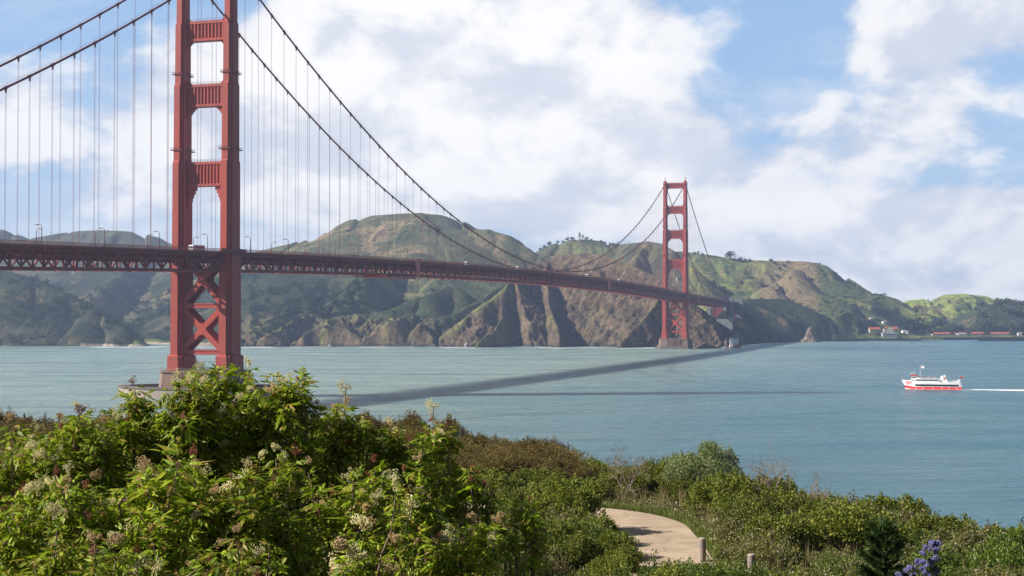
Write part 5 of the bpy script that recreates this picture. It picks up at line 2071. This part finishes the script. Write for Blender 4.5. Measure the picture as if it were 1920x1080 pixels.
# dry grass tufts standing in the scrub
NT_ = 900
ty_ = rng.uniform(24, 60, NT_)
tx_ = rng.uniform(-.10, .37, NT_) * ty_
ok = (path_dist(tx_, ty_) > 2.0) & (ty_ < np.interp(tx_, EDX, EDY))
tx_, ty_ = tx_[ok], ty_[ok]
k = np.repeat(np.arange(len(tx_)), 22)
ps_ = rng.normal(size=(len(k), 2)) * .09
P = np.stack([tx_[k] + ps_[:, 0], ty_[k] + ps_[:, 1], ground_z(tx_[k], ty_[k])], 1)
dr = rand_dirs(len(P), rng) * .3 + np.array([0, 0, 1.0])
dr /= np.linalg.norm(dr, axis=1, keepdims=True)
V, F = leaves(P, dr, rng.uniform(.35, .95, len(P)), .012, rng, 0, .1)
o = link('dry_grass', np_mesh('dry_grass', V, F, leafmat('straw', [(.22, .17, .08), (.34, .27, .13), (.45, .37, .20)], .3, .7, .2)))
tag(o, 'straw coloured grass stalks standing through the low scrub', 'dry grass', kind='stuff')
# bright grass fringe along the path
N = 16000
t_ = rng.random(N) * (len(cpts) - 1)
i0 = t_.astype(int)
ca = np.array(cpts)
pp = ca[i0] * (1 - (t_ - i0)[:, None]) + ca[np.minimum(i0 + 1, len(cpts) - 1)] * (t_ - i0)[:, None]
dv = ca[np.minimum(i0 + 1, len(cpts) - 1)] - ca[i0]
dv /= np.linalg.norm(dv, axis=1, keepdims=True) + 1e-9
nn = np.stack([dv[:, 1], -dv[:, 0]], 1)
offs = (1.42 + rng.random(N) ** 1.5 * .9) * np.where(rng.random(N) < .5, 1, -1)
pp = pp + nn * offs[:, None]
P = np.stack([pp[:, 0], pp[:, 1], ground_z(pp[:, 0], pp[:, 1])], 1)
dr = rand_dirs(N, rng) * .35 + np.array([0, 0, 1.0])
dr /= np.linalg.norm(dr, axis=1, keepdims=True)
V, F = leaves(P, dr, rng.uniform(.10, .26, N), .025, rng, 0, .1)
o = link('grass', np_mesh('grass', V, F, leafmat('fringe_grass', [(.08, .12, .02), (.13, .17, .03), (.22, .22, .06)], .35, .6, .2)))
tag(o, 'bright grass fringe along both edges of the path', 'grass', kind='stuff')


# bare twiggy bushes on the bluff edge
def bare_bush(px, D, w_, h_, seed, label, lean=0.0, leafy=0):
    rng = np.random.default_rng(seed)
    x0 = (px - 960) / FPX * D
    e = empty('bare_bush', (x0, D, float(ground_z(x0, D))))
    tag(e, label, 'bush')
    paths = []
    tips = []

    def grow(p_, d_, L, r_, lev):
        mid = p_ + d_ * L * .5 + rng.normal(size=3) * L * .06
        end = p_ + d_ * L + rng.normal(size=3) * L * .08
        paths.append(([tuple(p_), tuple(mid), tuple(end)], [r_, r_ * .8, r_ * .55]))
        if lev == 0:
            tips.append(end)
            return
        for _ in range(3 if lev > 1 else 4):
            nd = d_ + rng.normal(size=3) * .55 + np.array([lean * .3, 0, .05])
            nd /= np.linalg.norm(nd)
            st = mid if rng.random() < .4 else end
            grow(st, nd, L * rng.uniform(.5, .8), r_ * .6, lev - 1)

    for i in range(6):
        a_ = rng.uniform(0, 6.28)
        d_ = np.array([math.cos(a_) * w_ * .42 + lean, math.sin(a_) * w_ * .3, h_ * .6])
        d_ /= np.linalg.norm(d_)
        grow(np.array([0, 0, 0.0]), d_, h_ * .5, .022, 3)
    tubes_np(paths, 4).build('branches', M_TWIGP, e)
    if leafy:
        T = np.array(tips)
        k = rng.integers(0, len(T), leafy)
        P = T[k] + rng.normal(size=(leafy, 3)) * .05
        V, F = leaves(P, rand_dirs(leafy, rng), .07, .035, rng)
        link('foliage', np_mesh('foliage', V, F, G_BR), e)
    return e


bare_bush(1432, 54, 2.0, 2.6, 5, 'bare leaning branch bush just right of the grey green bush', -.25, 0)
bare_bush(1478, 53, 3.2, 1.9, 6, 'wide leafless twiggy bush on the bluff edge', .2, 150)
bare_bush(1535, 51, 2.6, 1.8, 7, 'leafless twiggy bush spreading right over the water', .5, 250)
bare_bush(1172, 60, 1.2, 1.9, 8, 'thin sprouting bush with reddish leaf tufts left of the grey green bush', .05, 700)

# ------------------------------------------------------------------ posts
M_POST = principled('weathered_post', (.30, .235, .20), .9, (.19, .15, .13), 3.0, .01, 20, stretch=(3, 3, .4))
M_POSTT = principled('post_top', (.50, .44, .38), .9, (.38, .32, .28), 12)
for (px, pyt, D, label) in [(1315, 1008, 44.6, 'weathered wooden post at the right edge of the path, the further one'),
                            (1407, 1038, 41.4, 'weathered wooden post in the scrub, the nearer one')]:
    x = (px - 960) / FPX * D
    gz_ = float(ground_z(x, D))
    top = CAMZ - (pyt - 598.7) * D / FPX
    e = empty('wooden_post', (x, D, gz_))
    tag(e, label, 'post')
    mb = MB()
    H = top - gz_
    mb.tube([(0, 0, -.3), (0.01, 0, H * .5), (0, 0, H - .03), (0, 0, H)], [.115, .112, .108, .10], 16)
    mb.build('shaft', M_POST, e, smooth=False)
    mb = MB()
    mb.tube([(0, 0, H + .001), (0, 0, H + .012)], [.099, .092], 16)
    mb.build('sawn_top', M_POSTT, e)
    mb = MB()
    mb.tube([(0, 0, H - .2), (0, 0, H - .17)], [.118, .118], 16)
    mb.build('wire_band', M_METAL, e)

# ------------------------------------------------------------------ young pine at lower right
rng = np.random.default_rng(55)
D = 31.0
x0 = (1652 - 960) / FPX * D
g0 = float(ground_z(x0, D))
e = empty('young_pine', (x0, D, g0))
tag(e, 'dark green young pine among the low scrub at lower right', 'pine tree')
Hh = 35.0 - g0
paths = [([(0, 0, -.1), (.03, 0, Hh * .5), (0, 0, Hh)], [.05, .035, .01])]
PP, DR = [], []
for i in range(46):
    u = (i + .5) / 46
    a_ = i * 2.4
    L = .25 + (1 - u) * .75 * rng.uniform(.45, 1.35)
    base_ = np.array([0, 0, Hh * u])
    d_ = np.array([math.cos(a_), math.sin(a_), .35 + .5 * u])
    d_ /= np.linalg.norm(d_)
    end = base_ + d_ * L
    paths.append(([tuple(base_), tuple((base_ + end) / 2 - np.array([0, 0, .03])), tuple(end)], [.014, .009, .005]))
    m_ = int(600 * L) + 90
    v = rng.random(m_)[:, None] ** .7
    PP.append(base_ + (end - base_) * v + rng.normal(size=(m_, 3)) * .02)
    q_ = d_ * 1.0 + rand_dirs(m_, rng) * .75
    DR.append(q_ / np.linalg.norm(q_, axis=1, keepdims=True))
P, DRR = np.concatenate(PP), np.concatenate(DR)
V, F = leaves(P, DRR, rng.uniform(.10, .19, len(P)), .022, rng, 0, .1)
link('needles', np_mesh('needles', V, F, G_PN), e)
tubes_np(paths, 5).build('trunk', M_TRUNK, e)

# ------------------------------------------------------------------ elderberry bushes in front
G_EL = leafmat('elder_leaves', [(.10, .16, .008), (.22, .32, .012), (.38, .48, .024), (.54, .60, .06)], .42, .5, .3)
cr_ = [n_ for n_ in G_EL.node_tree.nodes if n_.type == 'VALTORGB'][0].color_ramp
e5 = cr_.elements.new(.985)
e5.color = (.34, .20, .06, 1)
for i_, p_ in enumerate((0, .38, .70, .965)):
    cr_.elements[i_].position = p_
M_ESTEM = principled('elder_bark', (.30, .22, .17), .8, (.13, .085, .06), 20)
M_ESTG = principled('elder_green_stem', (.16, .20, .05), .6)
G_FL = leafmat('cream_florets', [(.62, .55, .26), (.76, .70, .40), (.86, .82, .56)], .3, .7, .2)
G_FP = leafmat('pinkish_florets', [(.50, .34, .16), (.62, .44, .24), (.70, .58, .34)], .3, .7, .2)
G_FR = leafmat('russet_buds', [(.20, .055, .03), (.28, .085, .04), (.34, .15, .07)], .2, .6, .3)


def leaflet_template():
    pts = np.array([[0, 0, 0], [.25, .42, 0], [.25, 0, 0], [.25, -.42, 0], [.62, .48, 0], [.62, 0, 0], [.62, -.48, 0], [1, 0, 0]], float)
    tri = np.array([[0, 2, 1], [0, 3, 2], [1, 5, 4], [1, 2, 5], [2, 6, 5], [2, 3, 6], [4, 5, 7], [5, 6, 7]])
    return pts, tri


LT, LF = leaflet_template()


def compound_leaf(rng, L=.17, droop=.5):
    """vertices of one pinnate leaf, root at origin, along +x, z up"""
    V, F = [], []
    off = 0
    spec = [(1.0, 0, .088)] + [(q, s_, l_) for q, l_ in ((.82, .082), (.48, .082)) for s_ in (1, -1)]
    for (q, s_, l_) in spec:
        p_ = np.array([q * L, 0, -droop * (q ** 2) * L * .6])
        ang = rng.normal() * .15 if s_ == 0 else s_ * rng.uniform(.6, 1.35)
        l_ = l_ * rng.uniform(.85, 1.15)
        wd = l_ * rng.uniform(.38, .52)
        v = LT.copy()
        dr = droop * rng.uniform(.1, 1.5)
        x = v[:, 0] * l_
        y = v[:, 1] * wd
        z = -dr * (v[:, 0] ** 2) * l_ - np.abs(v[:, 1]) * 2 * wd * .0 + (np.abs(v[:, 1]) * wd * .45)
        tilt = -droop * .6 * q + rng.normal() * .35
        x2 = x * math.cos(tilt) - z * math.sin(tilt) * -1
        z2 = z * math.cos(tilt) + x * math.sin(tilt)
        X = x2 * math.cos(ang) - y * math.sin(ang) + p_[0]
        Y = x2 * math.sin(ang) + y * math.cos(ang) + p_[1]
        V.append(np.stack([X, Y, z2 + p_[2]], 1))
        F.append(LF + off)
        off += len(v)
    return np.concatenate(V), np.concatenate(F)


def make_shoot(rng, n=8):
    """a leafy shoot pointing +z, tip at origin"""
    V, F, off = [], [], 0
    for i in range(n):
        v, f = compound_leaf(rng, rng.uniform(.09, .16), rng.uniform(.3, 1.05))
        pitch = rng.uniform(-.2, 1.25) * (1.0 if i < n * .6 else .4)
        yaw = i * 1.57 + rng.normal() * .6 + (i // 2) * .4
        cp, sp_ = math.cos(pitch), math.sin(pitch)
        x = v[:, 0] * cp - v[:, 2] * sp_
        z = v[:, 0] * sp_ + v[:, 2] * cp
        cy, sy = math.cos(yaw), math.sin(yaw)
        X = x * cy - v[:, 1] * sy
        Y = x * sy + v[:, 1] * cy
        V.append(np.stack([X, Y, z - .035 * (i // 2)], 1))
        F.append(f + off)
        off += len(v)
    return np.concatenate(V), np.concatenate(F)


SHOOTS = [make_shoot(np.random.default_rng(500 + i), 8 + i % 5) for i in range(24)]


def cluster_mesh(name, seed, mat, r_=.045, h_=.07, n=230):
    rng = np.random.default_rng(seed)
    V, F, off = [], [], 0
    octa = np.array([[1, 0, 0], [-1, 0, 0], [0, 1, 0], [0, -1, 0], [0, 0, 1], [0, 0, -1]], float)
    of = np.array([[0, 2, 4], [2, 1, 4], [1, 3, 4], [3, 0, 4], [2, 0, 5], [1, 2, 5], [3, 1, 5], [0, 3, 5]])
    lob = [(rng.normal(size=3) * np.array([r_ * .5, r_ * .5, h_ * .28]) + np.array([0, 0, h_ * .5]), r_ * rng.uniform(.4, .6)) for _ in range(9)]
    for i in range(n):
        c_, rr = lob[rng.integers(0, 9)]
        d_ = rand_dirs(1, rng)[0]
        p_ = c_ + d_ * rr * rng.uniform(.8, 1.05)
        V.append(octa * rng.uniform(.0028, .0055) + p_)
        F.append(of + off)
        off += 6
    return np_mesh(name, np.concatenate(V), np.concatenate(F), mat)


CL = {'cream': [cluster_mesh('flower_cluster', 600 + i, G_FL, .042, .075) for i in range(3)],
      'pink': [cluster_mesh('flower_cluster', 610 + i, G_FP, .040, .06) for i in range(3)],
      'bud': [cluster_mesh('bud_cluster', 620 + i, G_FR, .028, .04, 110) for i in range(3)]}

BUSHES = [
    # px, top y, distance, half width px, shoots, label
    (45, 832, 10.5, 95, 46, 'elderberry bush filling the left edge of the picture below the dark brush'),
    (140, 785, 11.0, 85, 48, 'elderberry bush with low rounded top left of the tall slim one'),
    (243, 722, 11.5, 62, 36, 'slim elderberry bush reaching up beside the pier fender ring'),
    (352, 722, 11.5, 70, 46, 'elderberry bush directly below the pier of the near tower'),
    (432, 694, 12.0, 85, 62, 'tallest elderberry bush, covering the right foot of the near tower'),
    (538, 704, 12.0, 68, 48, 'elderberry bush with rounded top just right of the tallest one'),
    (648, 745, 12.5, 66, 40, 'elderberry bush crowned by one pale flower head against the water'),
    (735, 800, 12.5, 62, 34, 'low elderberry bush between two bushes with pale flower heads'),
    (812, 778, 13.0, 50, 26, 'slender elderberry bush, the last one with its top against the water'),
    (95, 905, 8.8, 120, 44, 'near elderberry bush at lower left'),
    (290, 880, 9.0, 120, 46, 'near elderberry bush in front of the near tower, left part'),
    (480, 880, 9.3, 120, 48, 'near elderberry bush below the tallest bush'),
    (665, 895, 10.0, 105, 36, 'near elderberry bush above the large cream flower heads'),
    (790, 905, 11.0, 60, 20, 'shaded elderberry bush left of the small pale bit of path'),
    (885, 872, 12.5, 48, 15, 'sparse sprig of elderberry with dark red buds right of the shaded bush'),
    (975, 925, 13.0, 52, 12, 'sparse elderberry sprig furthest right, in front of the brush'),
    (180, 1010, 7.6, 140, 26, 'nearest elderberry bush at the bottom left corner'),
    (420, 1020, 7.8, 130, 24, 'nearest elderberry bush at the bottom, left of the cream flower heads'),
    (690, 985, 8.6, 75, 12, 'nearest elderberry sprig bearing the two largest cream flower heads'),
    (870, 985, 10.5, 75, 20, 'dark elderberry bush at the bottom left of the path'),
]
rngb = np.random.default_rng(321)
FLHEADS = {4: .42, 6: .6, 8: .6}
for bi, (px, ty, D, hwp, ns, label) in enumerate(BUSHES):
    x0 = (px - 960) / FPX * D
    gz_ = float(ground_z(x0, D))
    ztop = CAMZ - (ty + 22 - 598.7) * D / FPX
    rx = hwp * D / FPX
    H = ztop - gz_
    e = empty('elderberry_bush', (x0, D, gz_))
    tag(e, label, 'bush')
    # tip positions on and inside a lumpy dome
    tips = []
    ns2 = int(ns * 2.5)
    for i in range(ns2):
        a_ = rngb.uniform(0, 6.28)
        u = rngb.random()
        rad = math.sqrt(rngb.random()) * 1.0
        r_ = rx * rad
        zt_ = H * (1 - .30 * rad ** 2.2) + rngb.normal() * .07
        if i % 7 == 0:
            zt_ = H * (1 - .10 * rad ** 2) + min(.3, abs(rngb.normal()) * .13)
        depth = rngb.random() ** 1.1 * min(1.35, H * .75)
        if i % 3 == 0:
            depth = rngb.random() * .10
        tips.append(np.array([math.cos(a_) * r_, math.sin(a_) * r_ * 1.15, max(.25, zt_ - depth)]))
    tips.append(np.array([0, 0, H]))
    K = 7
    mains = []
    for k in range(K):
        a_ = k * 6.28 / K + rngb.normal() * .3
        b0 = np.array([math.cos(a_) * .12, math.sin(a_) * .12, -.1])
        e0 = np.array([math.cos(a_) * rx * .62, math.sin(a_) * rx * .62, H * rngb.uniform(.72, .88)])
        m0 = (b0 + e0) / 2 + np.array([-math.cos(a_) * rx * .12, -math.sin(a_) * rx * .12, H * .08]) + rngb.normal(size=3) * .05
        cur = [b0 * (1 - s_) ** 2 + 2 * m0 * s_ * (1 - s_) + e0 * s_ ** 2 for s_ in np.linspace(0, 1, 8)]
        mains.append(cur)
    paths = [([tuple(q_) for q_ in cur], list(np.linspace(.017, .007, 8))) for cur in mains]
    V, F, off = [], [], 0
    heads = []
    for ti, tp in enumerate(tips):
        allp = [(np.linalg.norm(q_ - tp) + (0 if q_[2] < tp[2] - .05 else 1.0), k, j) for k, cur in enumerate(mains) for j, q_ in enumerate(cur)]
        _, k, j = min(allp)
        st = mains[k][j]
        mid = (st + tp) / 2 + np.array([(tp - st)[0] * .22, (tp - st)[1] * .22, -.03])
        paths.append(([tuple(st), tuple(mid), tuple(tp)], [.007, .0055, .0035]))
        dirv = (tp - mid) / (np.linalg.norm(tp - mid) + 1e-6) * .6 + np.array([0, 0, .75]) + rngb.normal(size=3) * .18
        dirv /= np.linalg.norm(dirv)
        v, f = SHOOTS[rngb.integers(0, len(SHOOTS))]
        z = dirv
        x = np.cross(z, np.array([0.3, 1, 0.1]))
        x /= np.linalg.norm(x)
        y = np.cross(z, x)
        th = rngb.uniform(0, 6.28)
        xa = x * math.cos(th) + y * math.sin(th)
        ya = np.cross(z, xa)
        sc_ = rngb.uniform(.40, .70) * (.85 if D < 9 else 1.0)
        vv = (v[:, :1] * xa + v[:, 1:2] * ya + v[:, 2:3] * z) * sc_ + tp
        V.append(vv)
        F.append(f + off)
        off += len(vv)
        # a second whorl lower on the twig
        if np.linalg.norm(tp - mid) > .10:
            v, f = SHOOTS[rngb.integers(0, len(SHOOTS))]
            m_ = len(v)
            vv = (v[:, :1] * ya + v[:, 1:2] * xa * -1 + v[:, 2:3] * z) * sc_ * .85 + mid * .45 + tp * .55 - z * .03
            V.append(vv)
            F.append(f + off)
            off += len(vv)
        heads.append((tp, z))
    link('foliage', np_mesh('foliage', np.concatenate(V), np.concatenate(F), G_EL), e)
    tubes_np(paths, 5).build('branches', M_ESTEM, e)
    # flower and bud clusters
    heads_sorted = sorted(heads, key=lambda h_: -h_[0][2] + rngb.normal() * H * .25)
    nh = min(len(heads) - 1, 9 + int(ns * .22))
    for hi in range(nh):
        tp, z = heads_sorted[hi]
        r_ = rngb.random()
        kind = 'bud' if r_ < .30 else ('pink' if r_ < .52 else 'cream')
        if bi in (14, 15):
            kind = 'bud' if r_ < .8 else 'pink'
        if bi == 18:
            kind = 'cream' if hi < 5 else 'pink'
        me = CL[kind][rngb.integers(0, 3)]
        o = link('bud_cluster' if kind == 'bud' else 'flower_cluster', me, e, tuple(tp + z * .055))
        o.rotation_euler = Vector(z).to_track_quat('Z', 'Y').to_euler()
        s_ = rngb.uniform(.6, 1.0) * (1.3 if bi == 18 else 1.0)
        o.scale = (s_, s_, s_)
        if kind == 'bud':
            o['label'] = 'russet bud cluster'
        elif kind == 'pink':
            o['label'] = 'pinkish fading flower cluster'
        else:
            o['label'] = 'cream flower cluster'
    # the pale heads seen against the water stand on their own stalks
    if bi in (6, 8):
        tp = np.array([.0, -.05, H + .16])
        o = link('flower_cluster', CL['cream'][0], e, tuple(tp))
        o.scale = (1.25, 1.25, 1.0)
        mb = MB()
        mb.tube([(0, -.05, H - .05), (0.01, -.05, H + .17)], [.005, .004], 5)
        mb.build('stalk', M_ESTG, e)
        o['label'] = 'cream flower cluster'

# ------------------------------------------------------------------ dark brush behind the left end
for (px, D, sc_) in [(15, 17, .55), (48, 17.5, .5), (85, 17, .55), (-30, 16.5, .6), (120, 18, .45)]:
    x = (px - 960) / FPX * D
    o = put_shrub('tall', x, D, 1.0, 'tall dark brush behind the left end of the elderberry bushes', 'dark brush at the far left')
    topz = CAMZ - (785 + abs(px - 70) * .1 - 598.7) * D / FPX
    hgt_ = topz - o.location.z
    o.scale = (sc_ * 1.2, sc_ * 1.2, hgt_ / 2.35)

# ------------------------------------------------------------------ blue blossom at lower right
G_BL = leafmat('blue_florets', [(.10, .10, .28), (.18, .18, .40), (.32, .32, .54)], .2, .7, .2)
G_BG = leafmat('blossom_leaves', [(.02, .05, .012), (.045, .09, .018), (.09, .15, .03)], .3, .35, .5)
rng = np.random.default_rng(71)
D = 9.2
BL = [(1310, 772), (1342, 778), (1276, 806), (1250, 838), (1345, 822), (1205, 900), (1248, 898), (1300, 892), (1172, 935), (1238, 945), (1140, 960), (1336, 880),
      (1270, 925), (1092, 985), (1335, 965), (1180, 988), (1322, 800), (1298, 915), (1260, 970)]
x0 = (1735 - 960) / FPX * D
g0 = float(ground_z(x0, D))
e = empty('blue_blossom_bush', (x0, D, g0))
tag(e, 'blue blossom bush with violet flower balls at the bottom right', 'bush')
paths = []
PP, DR = [], []
bm_ = [cluster_mesh('flower_ball', 700 + i, G_BL, .020, .022, 190) for i in range(3)]
hub = np.array([.02, 0, .15])
for i, (zx, zy) in enumerate(BL):
    px, py = 1380 + zx / 3.556, 800 + zy / 3.556
    dd_ = D + rng.normal() * .06
    wp = W(px, py, dd_)
    lp_ = np.array([wp.x - x0, dd_ - D, wp.z - g0])
    o = link('flower_ball', bm_[i % 3], e, tuple(lp_ - np.array([0, 0, .012])))
    o.rotation_euler = (rng.uniform(-.5, .5), rng.uniform(-.5, .5), rng.uniform(0, 6))
    mid = (hub + lp_) / 2 + np.array([0, 0, -.06])
    paths.append(([tuple(hub), tuple(mid), tuple(lp_)], [.006, .004, .002]))
    m_ = 26
    u = rng.random(m_)[:, None]
    PP.append(mid * (1 - u) + lp_ * u + rng.normal(size=(m_, 3)) * .012)
    DR.append(rand_dirs(m_, rng) + np.array([0, 0, .3]))
P, DRR = np.concatenate(PP), np.concatenate(DR)
DRR /= np.linalg.norm(DRR, axis=1, keepdims=True)
V, F = leaves(P, DRR, rng.uniform(.02, .04, len(P)), .012, rng, .5)
link('foliage', np_mesh('foliage', V, F, G_BG), e)
paths.append(([(0, 0, -.1), (.01, 0, .1), tuple(hub)], [.012, .01, .008]))
tubes_np(paths, 5).build('branches', M_TWIG, e)

# ------------------------------------------------------------------ sea air
mb = MB()
mb.box((0, 2650, 168), (7400, 6500, 348))
M_HAZE = bpy.data.materials.new('sea_haze')
M_HAZE.use_nodes = True
t = NT(M_HAZE.node_tree)
t.n.clear()
pv = t.add('ShaderNodeVolumePrincipled', {'Color': (.52, .66, 1.0, 1), 'Density': 8.0e-5, 'Anisotropy': .2})
t.add('ShaderNodeOutputMaterial', {1: pv.outputs[0]})
o = mb.build('haze', M_HAZE)
tag(o, 'pale blue sea haze over the strait', 'haze', kind='stuff')

# prototypes that were never placed would sit at the origin: remove them
for d_ in (PROT, SP):
    for k, pr_ in d_.items():
        if not pr_[2]:
            for ch, _ in pr_[1]:
                bpy.data.objects.remove(ch)
            bpy.data.objects.remove(pr_[0])
